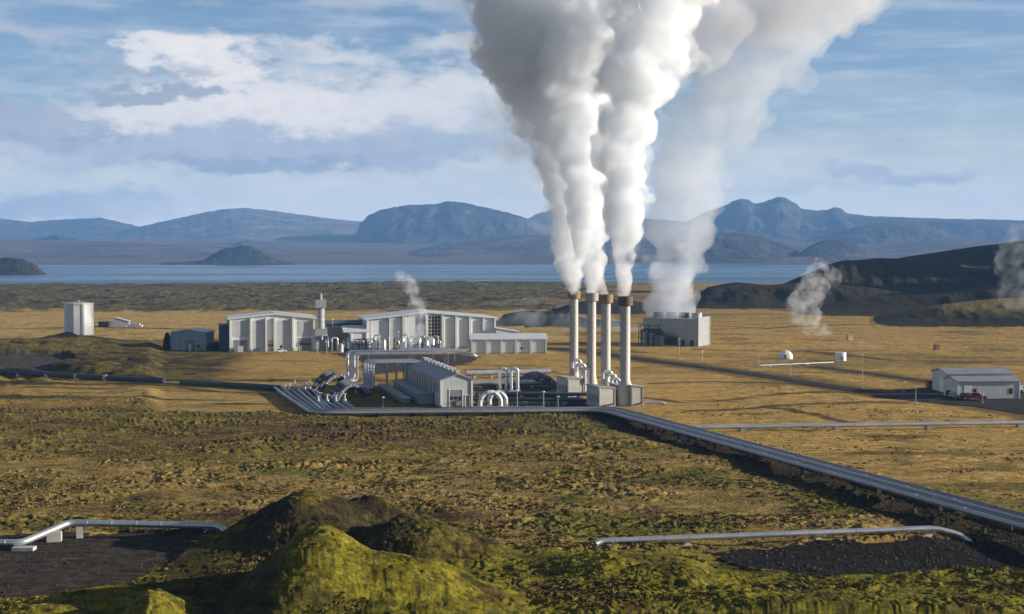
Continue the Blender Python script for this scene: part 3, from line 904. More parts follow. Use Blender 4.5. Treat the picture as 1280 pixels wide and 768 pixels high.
def gable_roof(W, D, he, hr, rx=None, over=0.5, th=0.35):
    rx = W / 2 if rx is None else rx
    b = MB()
    sl = (hr - he) / rx; sr = (hr - he) / (W - rx)
    b.prism([(-over, he - over * sl + 0.02), (rx, hr + 0.02), (W + over, he - over * sr + 0.02),
             (W + over, he - over * sr + th), (rx, hr + th), (-over, he - over * sl + th)], -over, D + over)
    return b


def on_front(parent, name, mat, x0, x1, z0, z1, proud=0.06, depth=0.10, y=0.0):
    b = MB(); b.box((x0 + x1) / 2, y - proud + depth / 2, z0, x1 - x0, depth, z1 - z0)
    return b.build(name, mat, parent)


def window_grid(parent, x0, x1, z0, z1, nx, nz, y=0.0, name='window', frame='white_paint'):
    g = on_front(parent, name, M['glass'], x0, x1, z0, z1, 0.05, 0.1, y)
    b = MB()
    for i in range(nx + 1):
        b.box(x0 + (x1 - x0) * i / nx, y - 0.09, z0, 0.14 if 0 < i < nx else 0.2, 0.10, z1 - z0)
    for i in range(nz + 1):
        b.box((x0 + x1) / 2, y - 0.085, z0 + (z1 - z0) * i / nz - 0.06, x1 - x0, 0.08, 0.12)
    b.build('frame', M[frame], g)
    return g


def door(parent, x0, x1, z1, mat, y=0.0, lights=0, handle=True):
    d = on_front(parent, 'door', mat, x0, x1, -0.1, z1, 0.05, 0.1, y)
    if lights:
        b = MB(); w_ = (x1 - x0) / lights
        for i in range(lights): b.box(x0 + w_ * (i + 0.5), y - 0.075, z1 * 0.42, w_ * 0.7, 0.05, z1 * 0.18)
        b.build('window', M['glass'], d)
    b = MB()
    for a in (x0, x1): b.box(a, y - 0.07, 0, 0.18, 0.12, z1 + 0.1)
    b.box((x0 + x1) / 2, y - 0.075, z1, x1 - x0, 0.11, 0.16)
    b.build('frame', M['white_clad'], d)
    return d


def fin(parent, x, z0, z1, out=0.9, w_=0.55, mat='white_clad', y=0.0):
    b = MB(); b.box(x, y - out / 2 + 0.01, z0, w_, out, z1 - z0)
    return b.build('pilaster', M[mat], parent)


# ------------------------------------------------------------------ workshop hall at the left of the plant
def workshop():
    o = P(287, 440); t = empty('workshop_hall', o, ALPHA, 'big white gabled hall with broad pilasters and dark blue shade painted on its left flank', 'building')
    W, D = 30.5, 19
    gable(W, D, 11.6, 13.2, 16.2).build('wall', M['white_clad'], t)
    gable_roof(W, D, 11.6, 13.2, 16.2, 0.7, 0.7).build('roof', M['roof_pale'], t)
    for x in (0.25, 7.5, 13.0, 16.0, 22.6, 30.2): fin(t, x, -0.2, 11.2 if x < 1 or x > 30 else 12.0, 1.0, 0.6)
    for x0, x1 in ((1.0, 6.6), (8.3, 12.4), (16.8, 21.6), (24.6, 29.6)):
        on_front(t, 'cladding_panel', M['grey_clad'], x0, x1, 5.4 if x0 in (1.0, 24.6) else 1.0, 11.0, 0.09, 0.12)
    door(t, 1.2, 6.4, 4.2, M['door_grey'], lights=0)
    door(t, 13.5, 15.6, 4.2, M['door_tan'], lights=3)
    door(t, 24.9, 29.4, 4.6, M['door_grey'], lights=5)
    on_front(t, 'window', M['glass'], 18.0, 18.8, 0.9, 2.2, 0.1)
    b = MB(); b.box(-0.16, D / 2, 0, 0.3, D - 0.5, 11.3); b.build('flank_painted_shade', M['navy'], t)  # left wall's shade put into the colour of a dark blue sheet
    b = MB(); b.box(-1.9, 10, -0.3, 3.2, 9.0, 9.6); e = b.build('side_annex', M['navy'], t)  # annex coloured dark blue for the shade on this side
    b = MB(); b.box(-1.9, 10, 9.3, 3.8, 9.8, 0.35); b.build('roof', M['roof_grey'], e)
    b = MB(); b.box(3.8, -1.6, 0, 2.0, 1.4, 2.1)
    bx = b.build('storage_box', M['pale_concrete'], None, 'pale square box standing before the left door of the big hall', 'box', loc=o, rz=ALPHA)
    b = MB(); b.box(9.5, -1.4, 0, 2.6, 1.3, 0.9); b.box(10.2, -1.4, 0.9, 1.0, 1.2, 0.4)
    b.build('skip', M['navy'], None, 'low dark blue skip at the foot of the big hall', 'skip', loc=o, rz=ALPHA)


workshop()


def garage():
    o = P(213.5, 438.3); t = empty('garage', o, R(-6), 'small blue grey garage left of the big hall, with a pale roof', 'building')
    W, D = 13.4, 9
    gable(W, D, 6.6, 7.6).build('wall', M['blue_clad'], t)
    gable_roof(W, D, 6.6, 7.6, None, 0.4, 0.4).build('roof', M['roof_pale'], t)
    door(t, 5.0, 9.6, 4.2, M['door_grey'], lights=0)
    on_front(t, 'window', M['glass'], 9.9, 10.9, 1.2, 2.2)
    b = MB(); b.lathe([(0.45, 0), (0.45, 2.2), (0.1, 2.5)], 8.0, -2.2, 0, 12)
    b.build('gas_bottle', M['white_paint'], None, 'short white cylinder in front of the small garage door', 'cylinder', loc=o, rz=R(-6), smooth=40)


garage()


def tower():
    o = P(401, 438); t = empty('silencer_tower', o, ALPHA, 'round grey tower with a square head and a short flue beside the big hall', 'tower')
    b = MB(); b.box(0, 0, -0.3, 4.4, 4.4, 8.3); b.build('base', M['mid_clad'], t)
    b = MB(); b.lathe([(1.42, 8), (1.42, 15.6)], seg=24); s_ = b.build('shaft', M['mid_clad'], t, smooth=40)
    for z in (9.2, 11.2, 13.2):
        b = MB(); b.lathe([(1.52, z), (1.52, z + 0.22)], seg=24); b.build('ring', M['grey_clad'], s_, smooth=40)
    b = MB(); b.box(0, 0, 15.6, 3.9, 3.9, 2.9); b.build('head', M['mid_clad'], t)
    b = MB(); b.lathe([(0.62, 18.5), (0.6, 20.6), (0.5, 20.7), (0.1, 20.75)], seg=14); b.build('flue', M['concrete'], t, smooth=40)
    b = MB(); b.tube([(-1.5, -1.2, 8), (-1.5, -1.2, 15.4)], 0.09, 6); b.tube([(-1.1, -1.3, 8), (-1.1, -1.3, 15.4)], 0.09, 6)
    for k in range(12): b.box(-1.3, -1.25, 8.4 + k * 0.58, 0.5, 0.08, 0.08)
    b.build('ladder', M['frame_steel'], t)


tower()


def link_block():
    o = P(404.5, 437); t = empty('link_building', o, ALPHA, 'low grey concrete block with a long round duct on its roof', 'building')
    b = MB(); b.box(7.6, 9, -0.4, 15.2, 10, 8.0); b.build('wall', M['concrete'], t)
    b = MB(); b.box(7.6, 9, 7.6, 15.8, 10.6, 0.35); b.build('roof', M['roof_grey'], t)
    b = MB(); b.tube([(1.4, 8.0, 9.3), (16.5, 8.0, 9.3)], 1.1, 20); d = b.build('duct', M['alu_blue'], t, smooth=40)
    for x in (3, 8, 13):
        b = MB(); b.box(x, 8.0, 7.95, 0.5, 2.0, 1.0); b.build('saddle', M['dark'], d)
    for x in (3.2, 8.2):
        b = MB(); b.box(x, 3.98, 0, 1.2, 0.1, 2.2); b.build('door', M['door_grey'], t)
    o2 = P(438, 438.5); t2 = empty('pump_house', o2, ALPHA, 'small pale pump house with a shed roof before the turbine hall', 'building')
    b = MB(); b.prism([(0, -0.4), (6.2, -0.4), (6.2, 6.6), (0, 6.6)], 0, 6); b.build('wall', M['white_clad'], t2)
    b = MB(); b.add([(-2.6, -0.5, 6.65), (6.8, -0.5, 6.65), (6.8, 6.6, 8.6), (-2.6, 6.6, 8.6), (-2.6, -0.5, 7.0), (6.8, -0.5, 7.0), (6.8, 6.6, 8.95), (-2.6, 6.6, 8.95)],
                    [(0, 1, 2, 3), (4, 5, 6, 7), (0, 1, 5, 4), (1, 2, 6, 5), (2, 3, 7, 6), (3, 0, 4, 7)])
    b.build('roof', M['roof_pale'], t2)
    fin(t2, 5.9, -0.2, 6.5, 0.4, 0.5); fin(t2, 0.3, -0.2, 6.5, 0.4, 0.5)
    door(t2, 2.1, 3.6, 2.6, M['door_grey'])


link_block()


def turbine_hall():
    o = P(458, 437.5); t = empty('turbine_hall', o, ALPHA, 'long white turbine hall with pilasters and a tall dark gridded window', 'building')
    W, D = 48.5, 24
    gable(W, D, 11.0, 13.3, 22.8).build('wall', M['grey_clad'], t)
    gable_roof(W, D, 11.0, 13.3, 22.8, 0.8, 0.55).build('roof', M['roof_pale'], t)
    for x, h in ((0.3, 10.9), (8.6, 11.6), (13.6, 12.1), (22.2, 13.0), (28.3, 12.5), (33.4, 12.0), (38.6, 11.7), (43.8, 11.2), (48.2, 10.9)):
        fin(t, x, -0.2, h, 1.1, 0.6)
    for x0, x1, h in ((1.6, 7.9, 10.6), (9.4, 12.9, 11.4), (14.4, 21.5, 11.8), (29.0, 32.8, 11.9), (34.0, 38.0, 11.5), (39.2, 43.2, 11.2), (44.4, 47.8, 10.8)):
        on_front(t, 'cladding_panel', M['white_clad'], x0, x1, 0.6, h, 0.09, 0.12)
    window_grid(t, 22.9, 27.7, 4.6, 12.3, 4, 6)
    door(t, 2.6, 5.4, 3.6, M['door_grey'])
    on_front(t, 'window', M['glass'], 10.4, 11.8, 2.0, 3.0, 0.13)
    # annex
    o2 = P(588.5, 442.5); t2 = empty('annex_hall', o2, R(5), 'low pale annex with five panels in front of the turbine hall', 'building')
    W2, D2 = 27.0, 11
    b = MB(); b.prism([(0, -0.5), (W2, -0.5), (W2, 4.9), (0, 4.9)], 0, D2); b.build('wall', M['grey_clad'], t2)
    b = MB(); v = []
    for y, z in ((-0.5, 4.92), (D2 / 2, 6.6), (D2 + 0.5, 4.92)):
        for x in (-0.4, W2 + 0.4): v += [(x, y, z), (x, y, z + 0.3)]
    b.add(v, [(1, 3, 7, 5), (5, 7, 11, 9), (0, 4, 6, 2), (4, 8, 10, 6), (0, 2, 3, 1), (8, 9, 11, 10), (0, 1, 5, 4), (4, 5, 9, 8), (2, 6, 7, 3), (6, 10, 11, 7)])
    b.build('roof', M['roof_pale'], t2)
    b = MB(); b.add([(0.1, 0.2, 4.8), (0.1, D2 / 2, 6.5), (0.1, D2 - 0.2, 4.8)], [(0, 1, 2)]); b.build('gable_wall', M['grey_clad'], t2)
    for x in (0.3, 5.5, 10.7, 15.9, 21.2, 26.7): fin(t2, x, -0.2, 4.85, 0.5, 0.5)
    for x in (0.8, 6.0, 11.2, 16.4, 21.7): on_front(t2, 'cladding_panel', M['white_clad'], x, x + 4.5, 0.4, 4.6, 0.09, 0.12)
    on_front(t2, 'window', M['glass'], 17.6, 18.5, 1.6, 2.2, 0.14)
    o3 = P(620, 435.5); t3 = empty('side_building', o3, ALPHA, 'small grey building tucked between the turbine hall and its annex', 'building')
    b = MB(); b.prism([(0, -0.4), (8.4, -0.4), (8.4, 6.0), (0, 7.4)], 0, 9); b.build('wall', M['grey_clad'], t3)
    b = MB(); b.prism([(-0.3, 7.46), (8.8, 5.95), (8.8, 6.3), (-0.3, 7.8)], -0.4, 9.4); b.build('roof', M['roof_pale'], t3)


turbine_hall()


def long_hall():
    o = P(550.5, 509.3); ang = R(14.3); t = empty('pipe_hall', o, ang, 'long ridged hall with a grey gable end where the pipes come down', 'building')
    W, L = 7.6, 46
    gable(W, L, 6.2, 7.5, W * 0.55).build('wall', M['grey_clad'], t)
    gable_roof(W, L, 6.2, 7.5, W * 0.55, 0.35, 0.28).build('roof', M['roof_grey'], t)
    d = door(t, 2.1, 5.2, 4.0, M['door_grey'], lights=3)
    door(t, 5.9, 6.9, 2.6, M['navy'])
    for x in (0.15, W - 0.15): fin(t, x, -0.2, 6.15, 0.25, 0.4)
    b = MB()
    b.add([(0, -0.32, 6.25), (W * 0.55, -0.32, 7.55), (W, -0.32, 6.25), (W, -0.32, 6.6), (W * 0.55, -0.32, 7.9), (0, -0.32, 6.6)], [(0, 1, 4, 5), (1, 2, 3, 4)])
    for k in range(9): 
        pass
    for k in range(9):
        v = MB(); v.box(W * 0.55 + 0.5, 3.5 + k * 4.9, 7.3, 1.0, 1.7, 0.95)
        q = v.build('roof_vent', M['pale_concrete'], t)
        v = MB(); v.box(W * 0.55 + 0.5, 3.5 + k * 4.9, 8.25, 1.3, 2.0, 0.12); v.build('cap', M['white_clad'], q)
    # left wall: window strips and posts
    for k in range(12):
        v = MB(); v.box(-0.05, 3.0 + k * 3.6, 2.9, 0.12, 2.2, 2.6); v.build('window', M['glass'] if k % 3 else M['door_grey'], t)
    for k in range(13):
        v = MB(); v.box(-0.14, 1.2 + k * 3.6, 0, 0.28, 0.35, 6.1); v.build('wall_post', M['white_clad'], t)
    v = MB(); v.prism([(-3.6, -0.3), (-0.31, -0.3), (-0.31, 2.5), (-3.6, 2.2)], 7, 45); g = v.build('lean_to', M['mid_clad'], t)
    v = MB(); v.prism([(-3.9, 2.22), (-0.32, 2.55), (-0.32, 2.72), (-3.9, 2.4)], 6.7, 45.3); v.build('roof', M['roof_grey'], g)
    # walkway along the left
    w_ = empty('walkway', o, ang, 'raised dark walkway along the shaded flank of the long hall', 'walkway')
    v = MB(); v.box(-6.2, 28, 1.0, 2.6, 36, 0.25); v.build('deck', M['roof_grey'], w_)
    v = MB(); v.box(-6.2, 28, -0.2, 1.6, 35, 1.2); v.build('base', M['concrete'], w_)
    v = MB()
    for k in range(13): v.box(-7.4, 10.5 + k * 2.9, 1.25, 0.07, 0.07, 1.1)
    v.box(-7.4, 28, 2.3, 0.08, 35.5, 0.08); v.box(-7.4, 28, 1.8, 0.06, 35.5, 0.06)
    v.build('railing', M['frame_steel'], w_)


long_hall()


def cooling_block():
    be = R(-25)                      # front turns left, into the shade
    o = P(871, 433.6); t = empty('cooling_tower', o, be, 'dark boxy cooling building with fan stacks that throws the widest steam', 'cooling tower')
    L, D, H = 21.5, 15, 10.4
    b = MB(); b.box(-L / 2, D / 2, -0.4, L, D, H + 0.2); b.build('wall', M['mid_clad'], t)
    b = MB(); b.box(-0.05 + 0.2, D / 2, -0.3, 0.5, D - 0.2, H + 0.9); b.build('end_wall', M['mid_clad'], t)
    for y in (0.4, D - 0.4):
        b = MB(); b.box(0.5, y, -0.2, 0.3, 0.6, H + 0.9); b.build('pilaster', M['pale_concrete'], t)
    b = MB(); b.box(-L / 2, D / 2, H - 0.2, L + 0.3, D + 0.3, 0.3); b.build('roof', M['roof_grey'], t)
    for k in range(4):
        x = -2.6 - k * 5.2
        b = MB(); b.lathe([(2.05, 0), (1.85, 0.9), (1.95, 2.1), (1.8, 2.1), (1.7, 0.3)], x, D * 0.55, H + 0.1, 24)
        q = b.build('fan_stack', M['grey_clad'] if k == 0 else M['dark'], t, smooth=50)
        b = MB(); b.box(x, D * 0.55, H + 0.9, 3.3, 0.3, 0.08); b.box(x, D * 0.55, H + 0.9, 0.3, 3.3, 0.08); b.lathe([(0.3, 0.7), (0.3, 1.1)], x, D * 0.55, H, 12); b.build('fan', M['dark'], q)
    b = MB()
    for k in range(13): b.box(-L + 0.2 + k * L / 12.2, 0.25, H + 0.1, 0.07, 0.07, 1.1)
    b.box(-L / 2, 0.25, H + 1.15, L, 0.08, 0.08); b.box(-L / 2, 0.25, H + 0.65, L, 0.06, 0.06)
    b.build('railing', M['frame_steel'], t)
    for k in range(3):
        b = MB(); b.box(-2.0 - k * 3.4, -0.05, 0.2, 1.4, 0.12, 2.2); b.build('louvre', M['dark'], t)
    # plant in front of it
    o2 = P(838, 433); t2 = empty('transformer', o2, be, 'dark transformer with radiators at the left of the cooling building', 'transformer')
    b = MB(); b.box(0, 0, 0.4, 4.2, 2.6, 3.4); b.build('tank', M['dark'], t2)
    b = MB(); b.box(0, 0, -0.1, 5.2, 3.6, 0.5); b.build('plinth', M['concrete'], t2)
    for k in range(7):
        b = MB(); b.box(-1.8 + k * 0.6, -1.6, 0.8, 0.12, 0.7, 2.6); b.build('radiator', M['dark'], t2)
    for k in range(3):
        b = MB(); b.lathe([(0.22, 0), (0.12, 0.2), (0.2, 0.4), (0.1, 0.6), (0.18, 0.8), (0.08, 1.2)], -1.3 + k * 1.3, 0.3, 3.8, 10); b.build('insulator', M['rust_red'], t2, smooth=60)
    o3 = P(812, 432); t3 = empty('pipe_rack', o3, be, 'tall dark frame of pipes and valves at the far left of the cooling building', 'pipe rack')
    b = MB()
    for x in (-4, 0, 4):
        for y in (-1.2, 1.2): b.box(x, y, -0.2, 0.22, 0.22, 8.0)
    for z in (2.6, 5.2, 7.7): b.box(0, -1.2, z, 8.2, 0.2, 0.2); b.box(0, 1.2, z, 8.2, 0.2, 0.2)
    for x in (-4, 0, 4):
        for z in (2.6, 5.2, 7.7): b.box(x, 0, z, 0.18, 2.4, 0.18)
    b.build('frame', M['dark'], t3)
    for k in range(3):
        b = MB(); b.tube(fillet([(-3.2 + k * 2.4, 0, 0), (-3.2 + k * 2.4, 0, 6.1 - k * 0.9), (4.6 + k, 0, 6.1 - k * 0.9)], 0.9), 0.34, 10); b.build('pipe', M['alu_dark'], t3, smooth=40)


cooling_block()


def sheds():
    o = P(1197, 499.5); t = empty('metal_shed', o, R(4), 'nearer grey metal shed with two dark windows in its long wall', 'building')
    def shed(t, W, D, he, hr, m_wall='grey_clad'):
        # ridge along x
        b = MB(); n_ = []
        prof = [(0, -0.4), (D, -0.4), (D, he), (D / 2, hr), (0, he)]
        v = [(0, a, z) for a, z in prof] + [(W, a, z) for a, z in prof]
        b.add(v, [(0, 1, 2, 3, 4), (9, 8, 7, 6, 5)] + [(i, i + 5, (i + 1) % 5 + 5, (i + 1) % 5) for i in range(5)])
        b.build('wall', M[m_wall], t)
        b = MB(); v = []
        sl = (hr - he) / (D / 2)
        for y, z in ((-0.4, he - 0.4 * sl + 0.03), (D / 2, hr + 0.03), (D + 0.4, he - 0.4 * sl + 0.03)):
            for x in (-0.35, W + 0.35): v += [(x, y, z), (x, y, z + 0.25)]
        b.add(v, [(1, 3, 7, 5), (5, 7, 11, 9), (0, 4, 6, 2), (4, 8, 10, 6), (0, 2, 3, 1), (8, 9, 11, 10), (0, 1, 5, 4), (4, 5, 9, 8), (2, 6, 7, 3), (6, 10, 11, 7)])
        b.build('roof', M['roof_grey'], t)
    shed(t, 15.6, 9.0, 4.3, 5.1)
    on_front(t, 'window', M['glass'], 4.0, 4.7, 0.9, 2.6); on_front(t, 'window', M['glass'], 12.9, 13.8, 1.3, 2.6)
    on_front(t, 'door', M['white_clad'], 1.6, 3.4, -0.1, 3.4)
    b = MB(); b.box(0.1, -0.06, 0, 0.3, 0.14, 4.1); b.box(15.5, -0.06, 0, 0.3, 0.14, 4.1); b.build('corner_trim', M['white_clad'], t)
    o2 = P(1184, 492.5); t2 = empty('metal_shed', o2, R(4), 'farther metal shed with a white roller door in its gable end', 'building')
    shed(t2, 17, 10.5, 4.9, 5.9)
    b = MB(); b.box(-0.06, 3.0, -0.1, 0.14, 4.2, 4.0); b.build('roller_door', M['white_paint'], t2)
    o3 = P(1161, 487); b = MB(); b.box(1.0, 1.2, -0.1, 2.2, 2.4, 2.5)
    q = b.build('container', M['rust_red'], None, 'dark red container beside the farther shed', 'container', loc=o3)
    b = MB(); b.box(1.0, -0.04, 0.1, 1.7, 0.08, 2.1); b.build('door', M['rust_red'], q)


sheds()


def white_tank():
    z = gz(*TANK_XY) - 0.4
    t = empty('storage_tank', (TANK_XY[0], TANK_XY[1], z), 0.25, 'tall white storage tank alone on a dark mound at the far left', 'tank')
    b = MB(); b.lathe([(5.7, 0), (5.7, 12.3)], seg=10); b.build('shell', M['white_paint'], t)
    b = MB(); b.lathe([(5.95, 12.3), (5.95, 12.75), (5.5, 12.8), (0.6, 13.4)], seg=10); b.build('roof', M['white_paint'], t)
    b = MB(); b.lathe([(0.5, 13.3), (0.5, 13.9), (0.3, 14.0)], seg=10); b.build('vent', M['grey_clad'], t)
    b = MB(); b.tube([(1.6, -5.6, 0), (1.6, -5.6, 12.6)], 0.11, 6); b.tube([(2.2, -5.45, 0), (2.2, -5.45, 12.6)], 0.11, 6)
    for k in range(20): b.box(1.9, -5.52, 0.4 + k * 0.6, 0.6, 0.07, 0.07)
    b.build('ladder', M['frame_steel'], t)


white_tank()


def farm_bits():
    o = P(137, 408.5); t = empty('farm_shed', o, R(10), 'tiny far shed with a dark slanted roof behind the white tank', 'building')
    b = MB(); b.prism([(0, -0.5), (9, -0.5), (9, 2.2), (3, 4.0), (0, 2.0)], 0, 6); b.build('wall', M['mid_clad'], t)
    b = MB(); b.prism([(-0.3, 2.0), (3, 4.1), (9.3, 2.25), (9.3, 2.5), (3, 4.4), (-0.3, 2.3)], -0.3, 6.3); b.build('roof', M['grey_clad'], t)
    o = P(131, 408.8); b = MB(); b.box(0, 0, -0.3, 5, 4, 2.6); b.box(0, 0, 2.3, 5.5, 4.4, 0.3)
    b.build('hut', M['dark'], None, 'tiny far dark hut joined to the left of the slanted roof', 'hut', loc=o)
    for px, py, lab in ((167, 409, 'white car parked far behind the white tank'), (172.5, 409.3, 'small white trailer far behind, right of the parked car')):
        o = P(px, py); b = MB(); b.box(0, 0, 0.3, 4.2, 1.8, 0.8); b.box(-0.2, 0, 1.1, 2.4, 1.6, 0.7)
        for x in (-1.3, 1.3): b.tube([(x, -0.95, 0.33), (x, 0.95, 0.33)], 0.33, 10)
        b.build('far_vehicle', M['white_paint'], None, lab, 'vehicle', loc=o)


farm_bits()

# ------------------------------------------------------------------ chimneys
def chimney(px, ybase, lab, cap_mat, tall=25.2, broad=False, collar=True):
    o = P(px, ybase); t = empty('chimney', o, 0.0, lab, 'chimney', 'tall steel chimneys of the plant')
    b = MB()
    if broad: b.lathe([(1.85, -0.2), (1.85, 4.2), (1.15, 5.9), (1.12, tall - 2.2)], seg=28)
    else: b.lathe([(1.75, -0.2), (1.7, 0.4), (1.15, 3.4), (1.12, tall - 2.2)], seg=28)
    s_ = b.build('shaft', M['stack'], t, smooth=35)
    b = MB()
    for z in np.arange(6.5, tall - 3, 3.2): b.lathe([(1.17, z), (1.17, z + 0.16)], seg=28)
    b.build('flange', M['alu_dull'], s_, smooth=40)
    b = MB(); b.lathe([(1.15, tall - 2.3), (1.72, tall - 2.15), (1.78, tall), (1.5, tall), (1.4, tall - 1.2)], seg=28)
    c_ = b.build('cap', M[cap_mat], t, smooth=35)
    b = MB()
    for dx in (-0.24, 0.24): b.tube([(-1.30, dx - 0.35, 4.5), (-1.30, dx - 0.35, tall - 2.3)], 0.05, 5)
    for k in range(int((tall - 7) / 0.5)): b.box(-1.30, -0.35, 4.7 + k * 0.5, 0.05, 0.48, 0.05)
    for k in range(8):
        b.box(-1.6, -0.35, 6.5 + k * 2.1, 0.7, 0.8, 0.07)
    b.build('ladder', M['frame_steel'], t)
    return o


C1 = chimney(717.5, 477, 'steel chimney farthest left of the four, with a rusty brown cap', 'rust_cap')
C2 = chimney(739.5, 485, 'steel chimney with the grey stained cap, second from the left', 'grey_cap')
C3 = chimney(757.5, 492, 'steel chimney with a brown cap half behind the grey-capped one', 'rust_cap')
C4 = chimney(781.5, 507, 'nearest steel chimney, on a wide round foot and with a dark brown cap', 'dark_cap', 25.6, True)


def valve_house(px, py, W, D, H, lab, ang=R(20)):
    o = P(px, py); t = empty('silencer_house', o, ang, lab, 'building', 'boxy houses at the chimney feet')
    b = MB(); b.prism([(0, -0.3), (W, -0.3), (W, H), (0, H + 0.35)], 0, D); b.build('wall', M['pale_concrete'], t)
    b = MB(); b.prism([(-0.2, H + 0.4), (W + 0.2, H + 0.03), (W + 0.2, H + 0.25), (-0.2, H + 0.62)], -0.2, D + 0.2); b.build('roof', M['concrete'], t)
    b = MB(); b.box(0.18, -0.06, 0, 0.25, 0.14, H); b.box(W - 0.18, -0.06, 0, 0.25, 0.14, H); b.box(W / 2, -0.055, 0.3, W - 0.6, 0.12, 0.25); b.build('corner_trim', M['concrete'], t)
    for k in range(3):
        b = MB(); b.box(-0.06, 1.2 + k * 2.0, 1.2, 0.14, 1.1, 1.6); b.build('louvre', M['door_grey'], t)
    b = MB(); b.prism([(0.4, 0.5), (W - 0.4, 1.0), (W - 0.4, 0.55), (0.4, 0.15)], -0.14, -0.02); b.build('pipe_cover', M['dark'], t)
    return t


valve_house(709.5, 497, 4.4, 7.2, 4.3, 'pale box house at the foot of the two left chimneys')
valve_house(748.5, 510, 4.2, 7.2, 4.3, 'pale box house between the grey-capped and the nearest chimney')
valve_house(789, 508.5, 3.0, 5.4, 4.4, 'narrow pale house behind the wide foot of the nearest chimney', R(14))
valve_house(769.5, 506, 2.6, 5.0, 4.2, 'pale slab house just left of the wide round chimney foot', R(14))


def gooseneck(px, py, h, rad, run, lab, ang=0.25, r=0.42):
    o = P(px, py); t = empty('gooseneck_pipe', o, ang, lab, 'pipe', 'bent steam pipes between the chimneys')
    b = MB(); b.tube(fillet([(-run, 0, h * 0.72), (-run, 0, h), (0, 0, h), (0, 0, -0.1)], rad, 7), r, 14); b.build('pipe', M['alu'], t, smooth=40)
    b = MB()
    for z in (h * 0.35, h * 0.7): b.lathe([(r * 1.3, z), (r * 1.3, z + 0.18)], seg=14)
    b.build('flange', M['alu_dull'], t, smooth=40)


for px, py, h, run, lab in ((726, 486, 7.6, 2.3, 'bent pipe nearest the leftmost chimney'), (731, 489, 7.0, 2.2, 'middle bent pipe between the two left chimneys'),
                            (735.5, 492, 6.4, 2.0, 'bent pipe touching the grey-capped chimney'), (765, 496, 6.3, 2.4, 'tallest bent pipe beside the half hidden chimney'),
                            (769.5, 499, 6.0, 2.2, 'middle bent pipe left of the nearest chimney'), (774, 501, 5.4, 2.0, 'shortest bent pipe left of the nearest chimney')):
    gooseneck(px, py, h, 1.1, run, lab)

b = MB(); o = P(806, 507); b.tube(fillet([(0, 0, 0.7), (4.2, 0, 0.7), (4.9, 0, 0.2)], 0.4), 0.36, 12)
b.build('pipe_stub', M['alu'], None, 'short pale pipe stub right of the nearest chimney', 'pipe', loc=o, smooth=40)

# ------------------------------------------------------------------ the main bundle of six pipes
def offset_path(pts, off):
    out = []
    pts = [Vector((a, b, 0)) for a, b in pts]
    for i, p in enumerate(pts):
        d1 = (p - pts[i - 1]).normalized() if i else None
        d2 = (pts[i + 1] - p).normalized() if i < len(pts) - 1 else None
        if d1 is None: n_ = Vector((-d2.y, d2.x, 0)); k = 1
        elif d2 is None: n_ = Vector((-d1.y, d1.x, 0)); k = 1
        else:
            n1_, n2_ = Vector((-d1.y, d1.x, 0)), Vector((-d2.y, d2.x, 0))
            n_ = (n1_ + n2_).normalized(); k = 1 / max(0.4, n_.dot(n1_))
        out.append(p + n_ * (off[i] if isinstance(off, (list, tuple)) else off) * k)
    return out


ORD = ['nearest the viewer', 'second', 'third', 'fourth', 'fifth', 'farthest back']
bundle_pts = GP((364, 489), (374, 497), (402, 520.6)) + [(21.5, 311.5), (66.0, 178.0), (92.0, 99.0)]
HUMP = {}
for k in range(6):
    off = (k - 2.5) * 0.98
    p_ = offset_path(bundle_pts, [off * 1.7, off * 1.6, off, off, off, off])
    zl = [1.0, 0.9, 1.0, 1.05, 1.5, 1.6]
    path = [Vector((q.x, q.y, z)) for q, z in zip(p_, zl)]
    path = fillet(path, 5.0, 7)
    # split the long run so that the jacket shows its joints
    t = empty('main_pipe', path[0], 0, 'long steam pipe of the main bundle, %s' % ('nearest the viewer along the front run' if k == 0 else 'farthest from the viewer along the front run' if k == 5 else ORD[k] + ' counting from the front'),
              'pipe', 'six parallel pipes of the main bundle')
    pp, rr = [Vector((0, 0, 0))], [0.36]
    for a, c_ in zip(path[:-1], path[1:]):
        L = (c_ - a).length
        if L > 8:
            d_ = (c_ - a).normalized()
            for s_ in np.arange(2.5 + (k * 5.3) % 9, L - 2, 11.0 + k % 3):
                for e_, k_ in ((0, 1), (0.01, 1.08), (0.25, 1.08), (0.26, 1)): pp.append(a + d_ * (s_ + e_) - path[0]); rr.append(0.36 * k_)
        pp.append(c_ - path[0]); rr.append(0.36)
    b = MB(); b.tube(pp, rr, 14); b.build('jacket', M['alu_dull' if k in (0, 3) else 'alu_blue'], t, smooth=40)

# supports under the bundle
S0, S1, S2 = Vector((P(402, 520.6).x, P(402, 520.6).y, 0)), Vector((21.5, 311.5, 0)), Vector((66, 178, 0))
sup = None
def support(loc, ang, W, H, lab, grp):
    t = empty('pipe_support', loc, ang, lab, 'support', grp)
    for y in (-W * 0.36, W * 0.36):
        b = MB(); b.box(0, y, -0.6, 0.7, 0.7, 0.75); b.build('footing', M['soil'], t)
        b = MB(); b.box(0, y, 0.15, 0.3, 0.3, H - 0.41); b.build('leg', M['dark'], t)
    b = MB(); b.box(0, 0, H - 0.27, 0.3, W, 0.26); b.build('crossbeam', M['dark'], t)
    return t


